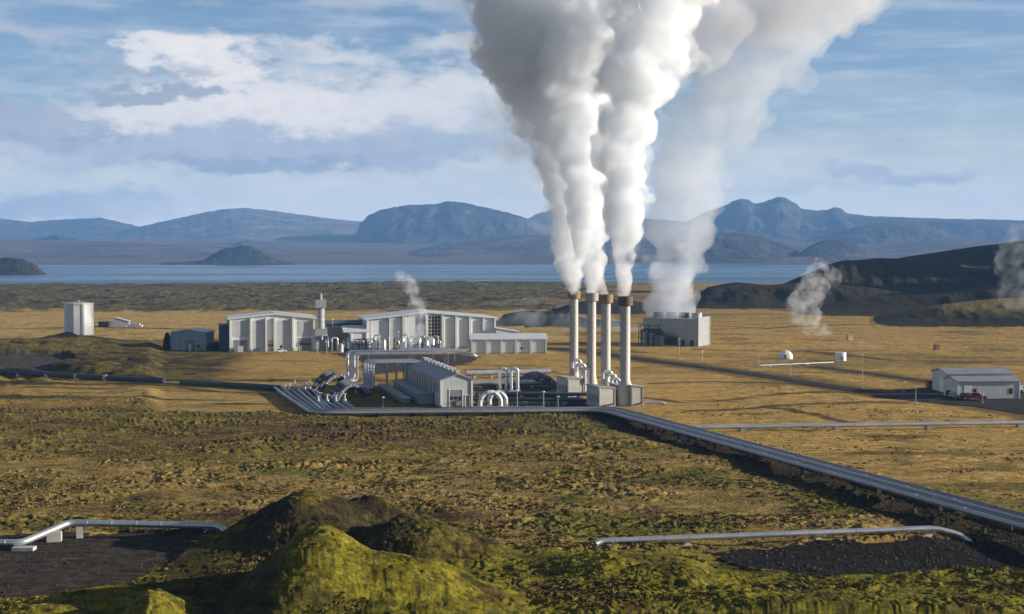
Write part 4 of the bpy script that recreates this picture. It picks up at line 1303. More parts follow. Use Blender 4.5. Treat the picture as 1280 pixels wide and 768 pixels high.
n_s = 9
for k in range(n_s):
    f_ = (k + 0.6) / n_s; p = S1.lerp(S2, f_); d_ = (S2 - S1).normalized(); zc = 1.05 + (1.5 - 1.05) * f_ - 0.37
    g = min(gz(p.x, p.y), 0.2)
    place = ['beside the corner', 'second after the corner', 'third after the corner', 'fourth after the corner', 'at its middle', 'just past its middle', 'third from the near end', 'second from the near end', 'last before the frame edge'][k]
    support((p.x, p.y, g), math.atan2(d_.y, d_.x), 5.8, zc - g, 'pipe support under the slanting bundle, ' + place, 'supports under the slanting bundle')
for k in range(8):
    f_ = (k + 0.7) / 8; p = S0.lerp(S1, f_); d_ = (S1 - S0).normalized()
    place = ['near its left bend', 'second from the left bend', 'third from the left bend', 'left of the gable end', 'below the gable end', 'below the white arches', 'left of the chimneys', 'just before the corner'][k]
    support((p.x, p.y, gz(p.x, p.y)), math.atan2(d_.y, d_.x), 5.8, 0.56, 'low support under the straight front run, ' + place, 'supports under the front run')

# ------------------------------------------------------------------ riser portals over the yard
def portal(name_lab, n, base, span, hz, dx, dy, drop, grp, words):
    for i in range(n):
        o = Vector((base.x + i * dx, base.y - i * dy, 0))
        t = empty('riser_pipe', o, R(7), '%s pipe of the %s' % (words[i], name_lab), 'pipe', grp)
        z = hz
        if drop: pts = [(-2.6, -1.2, 0.5), (0, 0, 0.5), (0, 0, z), (span - i * 0.1, 0, z), (span - i * 0.1, 0, 1.0)]
        else: pts = [(-2.6, -1.2, 0.5), (0, 0, 0.5), (0, 0, z), (span, 0, z), (span + 2.2, 2.6, z - 1.2)]
        b = MB(); b.tube(fillet(pts, 1.15, 7), 0.44, 14); q = b.build('jacket', M['alu'], t, smooth=40)
        b = MB()
        for zz in (2.2, 4.6): b.lathe([(0.5, zz), (0.5, zz + 0.2)], seg=14)
        for s_ in np.arange(4, span - 2, 5): b.tube([(s_, 0, z), (s_ + 0.2, 0, z)], 0.49, 14)
        b.build('joint_band', M['alu_dull'], q, smooth=40)
    # trestles under the deck
    yc = -(n - 1) * dy / 2
    for j, s_ in enumerate((5.0, span * 0.55, span - 4.0)):
        o = Vector((base.x + s_ * math.cos(R(7)), base.y + s_ * math.sin(R(7)) + yc, 0))
        t = empty('trestle', o, R(7), '%s trestle carrying the %s' % (['left', 'middle', 'right'][j], name_lab), 'trestle', grp + ' trestles')
        W = n * dy + 1.2
        for y in (-W * 0.42, W * 0.42):
            b = MB(); b.box(1.2, y, -0.1, 0.3, 0.3, hz - 0.7); b.build('leg', M['frame_steel'], t)
        b = MB(); b.box(1.2, 0, hz - 0.72, 0.3, W, 0.26); b.build('crossbeam', M['frame_steel'], t)


A0 = P(434.5, 474.5); B0 = P(456, 484.5)
portal('rear overhead pipe group', 4, A0, 31, 7.9, 1.25, 3.0, False, 'rear overhead pipes', ['farthest', 'second farthest', 'second nearest', 'nearest'])
portal('front overhead pipe group', 4, B0, 13.6, 7.2, 1.0, 2.7, True, 'front overhead pipes', ['farthest', 'second farthest', 'second nearest', 'nearest'])

# upper deck pipes continuing towards the turbine hall
for i in range(5):
    a = P(500, 452.5 - i * 0.9); a.z = 3.2
    L = 22 - i * 1.3
    t = empty('deck_pipe', (a.x, a.y, 0), R(6), 'flat-lying pipe %s of the deck before the turbine hall' % ['in front', 'second from the front', 'in the middle', 'second from the back', 'at the back'][i], 'pipe', 'deck pipes before the turbine hall')
    b = MB(); b.tube([(0, 0, 3.2), (L, 0, 3.2)], 0.48, 12); b.build('jacket', M['alu_dull'], t, smooth=40)
    for s_ in (3, 11, 18):
        if s_ < L - 1:
            b = MB(); b.box(s_, 0, -0.1, 0.3, 0.9, 2.85); b.build('support', M['frame_steel'], t)

# ------------------------------------------------------------------ expansion humps and valve manifold
def hump_pipe(pts, r, lab, grp, mat='alu_dark', cat='pipe'):
    p0 = Vector(pts[0]); b = MB(); b.tube([Vector(q) - p0 for q in pts], r, 14)
    t = empty('expansion_loop', p0, 0, lab, cat, grp)
    jk = b.build('jacket', M[mat], t, smooth=40)
    b = MB(); c_ = MB()
    P0 = [Vector(q) - p0 for q in pts]
    for i in range(2, len(P0) - 2, 4):
        d_ = (P0[i + 1] - P0[i]).normalized(); b.tube([P0[i], P0[i] + d_ * 0.18], r * 1.06, 14)
    b.build('joint_band', M['alu_dull'], jk, smooth=40)
    return t


def arch_points(pa, pb, h, n=22, lead=0.16):
    out = []
    for i in range(n + 1):
        u = i / n; q = pa.lerp(pb, u)
        s_ = 0 if u < lead or u > 1 - lead else math.sin((u - lead) / (1 - 2 * lead) * math.pi) ** 0.8
        out.append(Vector((q.x, q.y, 0.7 + h * s_)))
    return out


for i, w_ in enumerate(('rear', 'second', 'third', 'front')):
    a = P(383 + i * 3, 491.5 + i * 1.9); c_ = P(436 + i * 3, 481.5 + i * 1.9)
    hump_pipe(arch_points(a, c_, 3.6), 0.5, '%s dark arched pipe of the rear hump beside the risers' % w_, 'rear hump of arched pipes')
for i, w_ in enumerate(('rear', 'second', 'third', 'front')):
    a = P(404 + i * 3, 501 + i * 1.9); c_ = P(455 + i * 2.5, 489 + i * 2.0)
    hump_pipe(arch_points(a, c_, 2.9), 0.5, '%s dark arched pipe of the front hump, nearer the viewer' % w_, 'front hump of arched pipes')

for i in range(4):
    a, c_ = P(398 + i * 10, 507.5 - i * 0.6), P(420 + i * 9, 519.5)
    a.z = c_.z = 0.8
    t = empty('feeder_pipe', a, 0, '%s short feeder pipe running down into the front bundle' % ['leftmost', 'second from left', 'second from right', 'rightmost'][i], 'pipe', 'feeder pipes at the left bend')
    b = MB(); b.tube(fillet([(0, 0, 0.9), (0, 0, 0), c_ - a, (c_ - a) + Vector((3, 0.3, 0))], 1.2), 0.46, 12); b.build('jacket', M['alu_blue'], t, smooth=40)


def valve(px, py, h, lab, grp, red=False):
    o = P(px, py); t = empty('gate_valve', o, random.uniform(-0.4, 0.4), lab, 'valve', grp)
    b = MB(); b.lathe([(0.36, 0), (0.36, h * 0.45), (0.5, h * 0.46), (0.5, h * 0.54), (0.2, h * 0.56), (0.16, h)], seg=12); b.build('body', M['alu'], t, smooth=40)
    b = MB(); b.tube([(-0.55, 0, h * 0.28), (0.55, 0, h * 0.28)], 0.3, 12); b.build('flange', M['alu_dull'], t, smooth=40)
    b = MB()
    ring = [(0.42 * math.cos(a), 0.42 * math.sin(a), h) for a in np.linspace(0, 2 * math.pi, 17)]
    b.tube(ring, 0.07, 6, False); b.box(0, 0, h - 0.03, 0.8, 0.07, 0.06); b.box(0, 0, h - 0.03, 0.07, 0.8, 0.06)
    b.build('handwheel', M['rust_red'] if red else M['grey_clad'], t)


vl = ['leftmost', 'second', 'third', 'fourth', 'fifth', 'sixth']
for i in range(6): valve(356 + i * 6.2, 491.5 + (i % 2) * 1.6, 2.3 + 0.5 * (i % 3), '%s upright valve from the left end of the manifold' % vl[i], 'valves at the left end')
for i in range(4): valve(398 + i * 11, 508 - i * 0.4, 2.4 + 0.3 * (i % 2), '%s pale valve in the row before the arched pipes' % ['leftmost', 'second from left', 'second from right', 'rightmost'][i], 'valves before the arched pipes')
for i in range(3): valve(427 + i * 3.5, 480 + i * 2, 3.0, '%s slim valve with a rusty wheel at the riser feet' % ['left', 'middle', 'right'][i], 'valves at the riser feet', True)
for i in range(3): valve(446 + i * 7, 492 + i * 0.5, 1.8, '%s low valve by the front risers' % ['left', 'middle', 'right'][i], 'low valves by the front risers')

# ------------------------------------------------------------------ separators and frames before the turbine hall
def separator(px, py, h, r, lab):
    o = P(px, py); t = empty('separator_vessel', o, 0.2, lab, 'vessel', 'upright vessels before the turbine hall')
    b = MB(); b.lathe([(r, 0.5), (r, h - r * 0.5), (r * 0.8, h - r * 0.18), (r * 0.35, h), (0.05, h + 0.02)], seg=18); b.build('shell', M['alu'], t, smooth=40)
    b = MB()
    for a in (0.6, 2.2, 3.8, 5.4): b.box(r * 0.8 * math.cos(a), r * 0.8 * math.sin(a), -0.1, 0.2, 0.2, 0.8)
    b.build('legs', M['dark'], t)['kind'] = 'thing'
    b = MB(); b.tube(fillet([(0, 0, h - 0.1), (0, 0, h + 0.9), (r + 1.1, -0.2, h + 0.9), (r + 1.1, -0.2, 0.3)], 0.5), 0.22, 10); b.build('pipe', M['alu_dull'], t, smooth=40)


sepx = [(431, 437.5, 3.6), (436, 438.2, 4.6), (468, 439, 4.8), (480, 439.2, 4.2), (503, 440, 5.2), (512, 440, 4.6), (524, 440, 5.0), (533, 440.5, 4.4), (541, 440, 4.8)]
sw = ['leftmost', 'second from the left', 'third from the left', 'fourth from the left', 'middle', 'fourth from the right', 'third from the right', 'second from the right', 'rightmost']
for (px, py, h), w_ in zip(sepx, sw): separator(px, py, h, 0.75, '%s upright vessel in front of the turbine hall' % w_)


def skid(px, py, W, H, lab):
    o = P(px, py); t = empty('pipe_skid', o, ALPHA, lab, 'pipe rack', 'pipe frames before the turbine hall')
    b = MB()
    for x in (0, W):
        for y in (0, 1.6): b.box(x, y, -0.1, 0.18, 0.18, H)
    for z in (H * 0.5, H - 0.2): b.box(W / 2, 0, z, W, 0.16, 0.16); b.box(W / 2, 1.6, z, W, 0.16, 0.16)
    b.build('frame', M['dark'], t)
    b = MB(); b.tube(fillet([(0.5, 0.8, 0), (0.5, 0.8, H * 0.8), (W - 0.5, 0.8, H * 0.8), (W - 0.5, 0.8, 0)], 0.6), 0.28, 10); b.build('pipe', M['alu'], t, smooth=40)
    b = MB(); b.tube([(-0.4, 0.6, 0.7), (W + 0.4, 0.6, 0.7)], 0.33, 10); b.build('header', M['alu_dull'], t, smooth=40)


for (px, w_) in ((441, 'leftmost'), (449, 'second from left'), (459, 'third from left'), (472, 'middle-left'), (493, 'one beside the lamp post'), (517, 'middle-right'), (528, 'second from right'), (545, 'rightmost')):
    skid(px, 438.8, 2.3, 4.4, '%s dark pipe frame before the turbine hall' % w_ if 'beside' not in w_ else 'dark pipe frame beside the lamp post before the turbine hall')
o = P(430, 441.5); b = MB(); b.box(17, 0, -0.2, 34, 0.35, 1.0); b.build('low_wall', M['dark'], None, 'long low dark wall along the foot of the turbine hall yard', 'wall', loc=o, rz=R(4))

# ------------------------------------------------------------------ pipes and loops between hall and chimneys
def flat_pipe(name, a, b_, z, r, mat, lab, n_sup, grp=None):
    a = Vector((a.x, a.y, 0)); b_ = Vector((b_.x, b_.y, 0)); t = empty(name, a, 0, lab, 'pipe', grp)
    d_ = b_ - a; u = d_.normalized()
    b = MB(); pp, rr = [Vector((0, 0, z))], [r]
    for s_ in np.arange(5, d_.length - 1, 7.0):
        for e_, k_ in ((0, 1), (0.01, 1.06), (0.2, 1.06), (0.21, 1)): pp.append(u * (s_ + e_) + Vector((0, 0, z))); rr.append(r * k_)
    b.tube(pp + [d_ + Vector((0, 0, z))], rr + [r], 14); b.build('jacket', M[mat], t, smooth=40)
    for k in range(n_sup):
        p = d_ * ((k + 0.5) / n_sup); g = gz(a.x + p.x, a.y + p.y)
        b = MB(); b.box(p.x, p.y, g - 0.3, 0.9, 1.3, z - r - g + 0.32, math.atan2(d_.y, d_.x)); b.build('support', M['concrete'], t)
    return t


flat_pipe('flat_pipe', P(582, 473.5), P(688, 471), 1.6, 0.8, 'alu_dull', 'fat grey pipe lying behind the twin pipe loops', 5, 'flat pipes right of the long hall')
flat_pipe('flat_pipe', P(590, 485.5), P(697, 484), 1.3, 0.75, 'alu_dull', 'fat grey pipe lying at the feet of the twin loops', 5, 'flat pipes right of the long hall')
flat_pipe('flat_pipe', P(594, 496), P(735, 497.5), 0.9, 0.45, 'alu_blue', 'thin dark pipe crossing the black yard', 6, 'flat pipes right of the long hall')
flat_pipe('flat_pipe', P(592, 503), P(745, 505), 0.8, 0.4, 'alu_dark', 'thin black pipe in front of the black yard', 6, 'flat pipes right of the long hall')
o = P(590, 513); b = MB(); b.box(8.3, 0, -0.3, 16.6, 0.5, 1.2); b.build('yard_wall', M['pale_concrete'], None, 'low pale concrete wall in front of the white arches', 'wall', loc=o, rz=R(0))
for k, (px, w_) in enumerate(((629, 'left'), (643, 'right'))):
    o = P(px, 489.5); t = empty('pipe_loop', o, 0.2, '%s of the twin upright pipe loops beside the dark slopes' % w_, 'pipe loop', 'twin upright pipe loops')
    b = MB(); b.tube(fillet([(-0.85, 0, -0.1), (-0.85, 0, 5.9), (0.85, 0, 5.9), (0.85, 0, -0.1)], 0.84, 8), 0.42, 14); b.build('pipe', M['alu'], t, smooth=40)
    b = MB(); b.lathe([(0.55, 1.0), (0.55, 1.25)], -0.85, 0, 0, 14); b.lathe([(0.55, 1.0), (0.55, 1.25)], 0.85, 0, 0, 14); b.build('flange', M['alu_dull'], t, smooth=40)
    b = MB(); b.box(0, 0, -0.2, 3.0, 1.2, 0.6); b.build('footing', M['concrete'], t)
o = P(636, 489.5); b = MB(); b.tube([(-1.6, -0.1, 4.0), (1.6, -0.1, 4.0)], 0.3, 12); b.build('link_pipe', M['alu'], None, 'short pipe linking the twin upright loops', 'pipe', loc=o, smooth=40)
for i in range(4):
    a, c_ = P(650 + i * 3, 478 + i * 1.5), P(694 + i * 2.5, 485 + i * 1.4)
    hump_pipe(arch_points(a, c_, 2.4, 18, 0.05), 0.62, '%s of the four dark pipes sloping over towards the chimneys' % ['farthest', 'second farthest', 'second nearest', 'nearest'][i], 'four dark sloping pipes')
for k, (px, rad, w_) in enumerate(((613, 2.4, 'large white pipe arch right of the gable end'), (622, 1.9, 'smaller white pipe arch behind the large one'))):
    o = P(px, 510 - k * 2.6); t = empty('pipe_arch', o, 0.12, w_, 'pipe arch', 'white pipe arches')
    b = MB(); pts = [(-rad, 0, -0.1)] + [(-rad * math.cos(a), 0, 1.2 + rad * math.sin(a)) for a in np.linspace(0, math.pi, 17)] + [(rad, 0, -0.1)]
    b.tube(pts, 0.52, 16); q = b.build('pipe', M['white_paint'], t, smooth=40)
    b = MB()
    for i in (3, 7, 11, 15):
        u = Vector(pts[i + 1]) - Vector(pts[i]); b.tube([pts[i], Vector(pts[i]) + u.normalized() * 0.2], 0.57, 16)
    b.build('joint_band', M['alu_dull'], q, smooth=40)
    b = MB(); b.box(-rad, 0, -0.1, 1.4, 1.4, 0.5); b.box(rad, 0, -0.1, 1.4, 1.4, 0.5); b.build('footing', M['concrete'], t)
for i, (px, py, h) in enumerate(((600, 509, 2.8), (605, 507.5, 2.2), (633, 509, 1.8))): valve(px, py, h, ['tall pale valve left of the white arches', 'short pale valve between the gable end and the arches', 'pale valve right of the white arches'][i], 'valves by the white arches')

# ------------------------------------------------------------------ single pipes with supports
flat_pipe('white_pipe', P(868, 540.5), P(1330, 533.5), 1.0, 0.42, 'alu', 'long bright pipe on low blocks crossing the golden grass', 4)
dp = GP((-30, 474.5), (150, 478.5), (205, 481))
dz = lambda p, z: Vector((p[0], p[1], max(gz(*p), 0) + z))
pts = [dz(p, 1.1) for p in dp]
t = empty('dark_pipe', pts[0], 0, 'long black pipe along the dirt road at the far left', 'pipe')
b = MB(); b.tube([q - pts[0] for q in pts], 0.75, 12); b.build('jacket', M['alu_dark'], t, smooth=40)
for k in range(5):
    q = pts[0].lerp(pts[1], (k + 0.5) / 5) - pts[0]; b = MB(); b.box(q.x, q.y, -2.0, 0.9, 1.5, 1.4); b.build('support', M['pale_concrete'], t)
dp = GP((226, 483), (300, 486), (352, 489.5)); pts = [dz(p, 0.9) for p in dp]
t = empty('dark_pipe', pts[0], 0, 'black pipe reaching the left end of the valve manifold', 'pipe')
b = MB(); b.tube([q - pts[0] for q in pts], 0.7, 12); b.build('jacket', M['alu_dark'], t, smooth=40)


def near_pipe(pts, r, lab, mat='alu'):
    pts = [Vector(p) for p in pts]; path = fillet(pts, 1.1, 8)
    t = empty('foreground_pipe', path[0], 0, lab, 'pipe')
    pp, rr = [Vector((0, 0, 0))], [r]
    for a, c_ in zip(path[:-1], path[1:]):
        L = (c_ - a).length; d_ = (c_ - a).normalized()
        if L > 3:
            for s_ in np.arange(1.2, L - 0.5, 3.1):
                for e_, k_ in ((0, 1), (0.01, 1.045), (0.12, 1.045), (0.13, 1)): pp.append(a + d_ * (s_ + e_) - path[0]); rr.append(r * k_)
        pp.append(c_ - path[0]); rr.append(r)
    b = MB(); b.tube(pp, rr, 24); b.build('jacket', M[mat], t, smooth=40)
    return t


YL = 172.0
Lp = [at(-70, 678.5, 169), at(28, 678.5, 169), at(86, 653.5, 176), at(274, 657.5, 176), at(292, 674, 175)]
near_pipe(Lp, 0.42, 'silver foreground pipe at lower left, slanting up over concrete blocks')
Rp = [at(744, 680, 170.5), at(752, 676.5, 171), at(1168, 660.5, 177.5), at(1200, 668.5, 177.5), at(1215, 680, 177)]
near_pipe(Rp, 0.36, 'long silver foreground pipe at lower right, kinking down at its end')


def block(px, py, Y, w_, d_, top_z, lab, name='concrete_block', mat='pale_concrete', steel=True, rz=0.2):
    q = at(px, py, Y); g = gz(q.x, q.y)
    t = empty(name, (q.x, q.y, g), rz, lab, 'support', 'blocks under the foreground pipes')
    h = top_z - g
    b = MB(); b.box(0, 0, -0.4, w_, d_, 0.4 + (h - (0.35 if steel else 0.0))); o = b.build('footing', M[mat], t)
    if steel:
        b = MB(); b.box(0, 0, h - 0.35, w_ * 0.5, d_ * 0.35, 0.33); b.build('saddle', M['frame_steel'], t)


def pz(pts, i, f): return pts[i].lerp(pts[i + 1], f)
q = pz(Lp, 1, 0.70); block(68, 670, q.y, 1.7, 1.3, q.z - 0.42, 'big concrete block under the slanting part of the silver pipe', steel=False)
q = pz(Lp, 0, 0.97); block(30, 684, q.y - 0.4, 2.6, 1.3, q.z - 0.42, 'wide concrete block at the lower kink of the silver pipe', steel=False, rz=0.0)
q = pz(Lp, 2, 0.075); block(100, 664, q.y, 0.8, 0.9, q.z - 0.42, 'narrow concrete post just past the upper kink of the silver pipe', steel=False)
q = pz(Lp, 2, 0.93); block(259, 664, q.y, 0.9, 0.9, q.z - 0.42, 'small concrete post beside the mossy mound')
for px, f_, w_ in ((859, 0.262, 'at the left end of the dark gravel'), (1022, 0.652, 'under the middle of the lower right pipe'), (1160, 0.98, 'at the kink of the lower right pipe')):
    q = pz(Rp, 1, f_); block(px, 676, q.y, 0.8, 0.9, q.z - 0.36, 'concrete foot with a steel saddle ' + w_)
# ------------------------------------------------------------------ far right instruments
o = P(982, 450); t = empty('dome_hut', o, 0.3, 'white faceted dome hut on a dark pad, left of the white cylinder', 'hut')
b = MB(); b.lathe([(2.4, -0.1), (2.45, 1.1), (2.1, 2.2), (1.4, 2.9), (0.5, 3.2), (0.05, 3.25)], seg=9); b.build('shell', M['white_paint'], t)
b = MB(); b.box(-1.2, -2.05, 0, 1.0, 0.4, 1.9, -0.5); b.build('door', M['mid_clad'], t)
o = P(1051, 452.2); t = empty('cylinder_hut', o, 0.3, 'white cylinder hut beside the track, right of the dome', 'hut')
b = MB(); b.lathe([(1.75, -0.1), (1.75, 2.9), (1.65, 3.05), (0.1, 3.15)], seg=20); b.build('shell', M['white_paint'], t, smooth=35)
b = MB(); b.box(-0.6, -1.68, 0, 0.9, 0.25, 1.9, -0.3); b.build('door', M['mid_clad'], t)
flat_pipe('well_pipe', P(950, 459.5), P(1042, 455.5), 0.6, 0.24, 'alu_dull', 'pale pipe joining the dome pad to the white cylinder hut', 4)
b = MB(); o = P(1048, 456.5); b.box(0, 0, -0.2, 1.6, 1.2, 1.6); b.build('valve_box', M['pale_concrete'], None, 'small pale box at the foot of the white cylinder hut', 'box', loc=o)
b = MB(); o = P(968, 455); b.box(0, 0, -0.2, 19, 0.5, 0.9); b.build('pad_wall', M['concrete'], None, 'low concrete wall in front of the dome hut', 'wall', loc=o, rz=0.12)
o = P(1062, 425.5); t = empty('well_box', o, 0.2, 'tiny tan box alone in the far golden field', 'box'); b = MB(); b.box(0, 0, -0.2, 1.9, 1.8, 2.3); b.build('body', M['tan_box'], t); b = MB(); b.box(0, 0, 2.1, 2.2, 2.1, 0.18); b.build('lid', M['tan_box'], t)
o = P(1170.5, 438.5); t = empty('well_box', o, 0.2, 'tiny dark brown box on the grey steaming patch', 'box'); b = MB(); b.box(0, 0, -0.2, 1.6, 1.5, 2.2); b.build('body', M['brown_box'], t); b = MB(); b.box(0, 0, 2.0, 1.9, 1.8, 0.16); b.build('lid', M['brown_box'], t)

# ------------------------------------------------------------------ vehicles by the sheds
def car(px, py, ang, paint, lab, kind='car', pick=False):
    o = P(px, py, 0.2); o.z = 0.2
    t = empty('parked_car' if not pick else 'pickup_truck', o, ang, lab, kind)
    b = MB()
    if pick: prof = [(-2.6, 0.5), (2.6, 0.5), (2.6, 1.05), (1.5, 1.15), (0.8, 1.85), (-0.7, 1.85), (-0.9, 1.15), (-2.6, 1.15)]
    else: prof = [(-2.1, 0.4), (2.1, 0.4), (2.1, 0.85), (1.1, 1.0), (0.4, 1.55), (-1.4, 1.55), (-2.05, 1.0)]
    b.prism(prof, -0.85, 0.85); b.build('body', M[paint], t)
    g = MB()
    x0, x1 = (-0.55, 0.75) if pick else (-1.3, 0.35)
    zt = 1.75 if pick else 1.47; zb = 1.25 if pick else 1.05
    for y in (-0.87, 0.85): g.box((x0 + x1) / 2, y + 0.01, zb, (x1 - x0) * 0.9, 0.03, zt - zb)
    g.build('window', M['glass'], t)
    for x in (-1.5 if pick else -1.3, 1.6 if pick else 1.3):
        for y in (-0.8, 0.8):
            b = MB(); b.tube([(x, y - 0.13, 0.36), (x, y + 0.13, 0.36)], 0.36, 16); q = b.build('wheel', M['tyre'], t, smooth=40)
            b = MB(); b.tube([(x, y - 0.15, 0.36), (x, y + 0.15, 0.36)], 0.2, 12); b.build('rim', M['alu_dull'], q, smooth=40)
    for y in (-0.6, 0.6):
        b = MB(); b.box(2.6 if pick else 2.1, y, 0.7, 0.06, 0.3, 0.16); b.build('headlight', M['lamp_glass'], t)


car(1219, 500.5, R(-12), 'red', 'red pickup truck parked by the nearer shed', 'pickup', True)
car(1206, 499.5, R(200), 'dark', 'black car just left of the red pickup')
car(1189, 495.5, R(60), 'dark', 'dark car before the roller door of the farther shed')
car(1195.5, 497, R(40), 'mid_clad', 'grey car at the corner of the nearer shed')
car(1282, 490, R(10), 'white_paint', 'white car at the right edge beside the sheds')

# ------------------------------------------------------------------ lamp posts and poles
def lamp(px, pb, pt, lab, flood=False):
    o = P(px, pb); o.z = max(0.0, gz(o.x, o.y)); d = math.hypot(o.x, o.y)
    h = (pb - pt) * d / F
    t = empty('lamp_post', o, random.uniform(-0.5, 0.5), lab, 'lamp post', 'lamp posts')
    b = MB(); b.lathe([(0.11, -0.2), (0.06, h)], seg=8); b.build('pole', M['frame_steel'], t, smooth=40)
    b = MB(); b.box(0.0, -0.2, h - 0.05, 0.55, 0.6, 0.22); b.build('lamp_head', M['lamp_glass'], t)
    b = MB(); b.box(0, 0, -0.2, 0.5, 0.5, 0.5); b.build('footing', M['concrete'], t)


for a in ((288, 440, 402, 'lamp post at the left corner of the big white hall'), (416, 436, 400, 'tall lamp post right of the round tower'),
          (498, 441, 415, 'lamp post in front of the turbine hall steam'), (397, 441, 430, 'short lamp post below the round tower'),
          (408, 441.5, 428, 'short lamp post left of the pump house'), (646.5, 512, 488, 'lamp post right of the low pale wall'), (679.5, 512.5, 490, 'lamp post in the middle of the black yard'),
          (697.5, 513, 496, 'short white lamp post before the left box house'), (479, 509, 497, 'short lamp post on the shaded grass before the long hall'),
          (849, 446, 424, 'lamp post left of the cooling building, by the road'), (1078, 486, 445, 'tall thin lamp post in the golden field left of the sheds'),
          (1130, 492, 478, 'short lamp post by the yard entrance'), (1144.5, 508, 485, 'lamp post at the front of the paved yard'),
          (948, 460, 434, 'thin lamp post left of the dome hut'), (878, 452, 440, 'short post by the road right of the cooling building'),
          (1228, 505, 494, 'short white post in front of the red pickup'), (158, 429, 410, 'thin post right of the white tank'), (988, 470, 456, 'thin post beside the road before the dome hut')):
    lamp(*a)
for i, px in enumerate((563.5, 567, 578, 742 - 100)):
    o = P(px, 384); o.z = gz(o.x, o.y) - 0.3
    t = empty('power_pole', o, 0.3, ['leftmost far power pole above the turbine hall', 'power pole close beside the leftmost far one', 'far power pole above the gridded window end', 'lone far power pole left of the dark bank'][i], 'power pole', 'far power poles')
    b = MB(); b.lathe([(0.22, 0), (0.16, 8.2)], seg=8); b.build('pole', M['stem'], t); b = MB(); b.box(0, 0, 7.4, 3.0, 0.2, 0.2); b.build('crossarm', M['stem'], t)

# fence posts right of the arches
fx = [(649, 508), (662, 508.5), (672, 509), (688, 509.5)]
for i, (px, py) in enumerate(fx):
    pass

# ------------------------------------------------------------------ shrubs beside the garage
def shrub(px, py, w_, h_, lab, n=900, seed=1):
    rs = np.random.RandomState(seed); o = P(px, py); o.z = gz(o.x, o.y) - 0.1
    t = empty('shrub', o, 0, lab, 'shrub')
    b = MB()
    for k in range(n):
        a = rs.rand() * 6.283; rr = rs.rand() ** 0.5; zz = rs.rand()
        env = (1 - zz ** 2.2) ** 0.5 * (0.8 + 0.3 * math.sin(3 * a + seed))
        q = Vector((rr * env * w_ * math.cos(a), rr * env * w_ * 0.8 * math.sin(a), 0.15 + zz * h_))
        d1 = Vector(rs.randn(3)).normalized() * 0.32; d2 = d1.cross(Vector(rs.randn(3))).normalized() * 0.2
        b.add([q - d1, q + d2, q + d1, q - d2], [(0, 1, 2, 3)])
    b.build('foliage', M['leaf'], t)
    b = MB()
    for k in range(6):
        a = k * 1.05; b.tube([(0, 0, 0), (0.3 * w_ * math.cos(a), 0.3 * w_ * math.sin(a), h_ * 0.4), (0.5 * w_ * math.cos(a), 0.5 * w_ * math.sin(a), h_ * 0.75)], [0.09, 0.06, 0.02], 5)
    b.build('stem', M['stem'], t)


shrub(209, 437, 2.0, 6.0, 'dark bushy shrub pressed against the left of the small garage', 1300, 1)
shrub(270, 438.5, 2.2, 3.2, 'low dark shrub left of the big white hall', 700, 2)
shrub(264, 439, 1.6, 2.6, 'low dark shrub right of the small garage', 500, 3)

# ------------------------------------------------------------------ odds and ends of the yard
t = empty('yard_fence', P(640, 510.5), 0.0, 'low post and rail fence along the front of the black yard', 'fence')
for k in range(8):
    b = MB(); b.box(k * 1.7, 0, -0.2, 0.12, 0.12, 1.7); b.build('post', M['frame_steel'], t)
b = MB(); b.box(5.95, 0.02, 1.30, 11.9, 0.06, 0.08); b.box(5.95, 0.02, 0.75, 11.9, 0.06, 0.08); b.build('rail', M['frame_steel'], t)
for px, py, h, lab in ((410, 438.5, 5.6, 'tall bent pipe rising beside the round tower'), (415, 439, 4.2, 'short bent pipe right of the tall one by the tower'), (422, 439, 4.8, 'bent pipe touching the pump house wall')):
    gooseneck(px, py, h, 0.9, 2.2, lab, 0.4, 0.34)
b = MB(); b.lathe([(1.0, -0.1), (1.0, 2.6), (0.5, 3.1), (0.05, 3.2)], seg=16); b.build('drum', M['alu_dull'], None, 'squat grey drum between the tower and the pump house', 'tank', loc=P(426, 440), smooth=40)
car(351, 441.2, R(15), 'white_paint', 'white car parked in front of the big gabled hall')

# ------------------------------------------------------------------ grass tufts and loose stones (nobody could count them)
def scatter_points(n, seed, ymin, ymax, half=0.42):
    rs = np.random.RandomState(seed)
    y = 1 / (1 / ymax + rs.rand(n) * (1 / ymin - 1 / ymax))      # denser near the viewer
    x = (rs.rand(n) * 2 - 1) * half * y
    return rs, x, y


def mesh_np(name, v, f, mat, colr=None):
    me = bpy.data.meshes.new(name)
    me.vertices.add(len(v)); me.vertices.foreach_set('co', v.ravel())
    k = f.shape[1]
    me.loops.add(f.size); me.loops.foreach_set('vertex_index', f.ravel().astype(np.int32))
    me.polygons.add(len(f)); me.polygons.foreach_set('loop_start', (np.arange(len(f)) * k).astype(np.int32))
    me.update(calc_edges=True)
    if colr is not None:
        a = me.color_attributes.new('cover', 'FLOAT_COLOR', 'POINT')
        a.data.foreach_set('color', np.column_stack([colr, np.ones(len(colr))]).ravel())
    me.materials.append(mat)
    o = bpy.data.objects.new(name, me); col.objects.link(o)
    return tag(o, kind='stuff')


def cover_mat(name):
    m = bpy.data.materials.new(name); m.use_nodes = True
    t = m.node_tree; t.nodes.clear(); n = NT(t)
    ca = n.node('ShaderNodeAttribute', attribute_name='cover', attribute_type='GEOMETRY')
    b = n.node('ShaderNodeBsdfPrincipled'); t.links.new(ca.outputs['Color'], b.inputs['Base Color'])
    b.inputs['Roughness'].default_value = 0.95; b.inputs['Specular IOR Level'].default_value = 0.08
    o = n.node('ShaderNodeOutputMaterial'); t.links.new(b.outputs[0], o.inputs['Surface'])
    return m


CM = cover_mat('ground_cover')


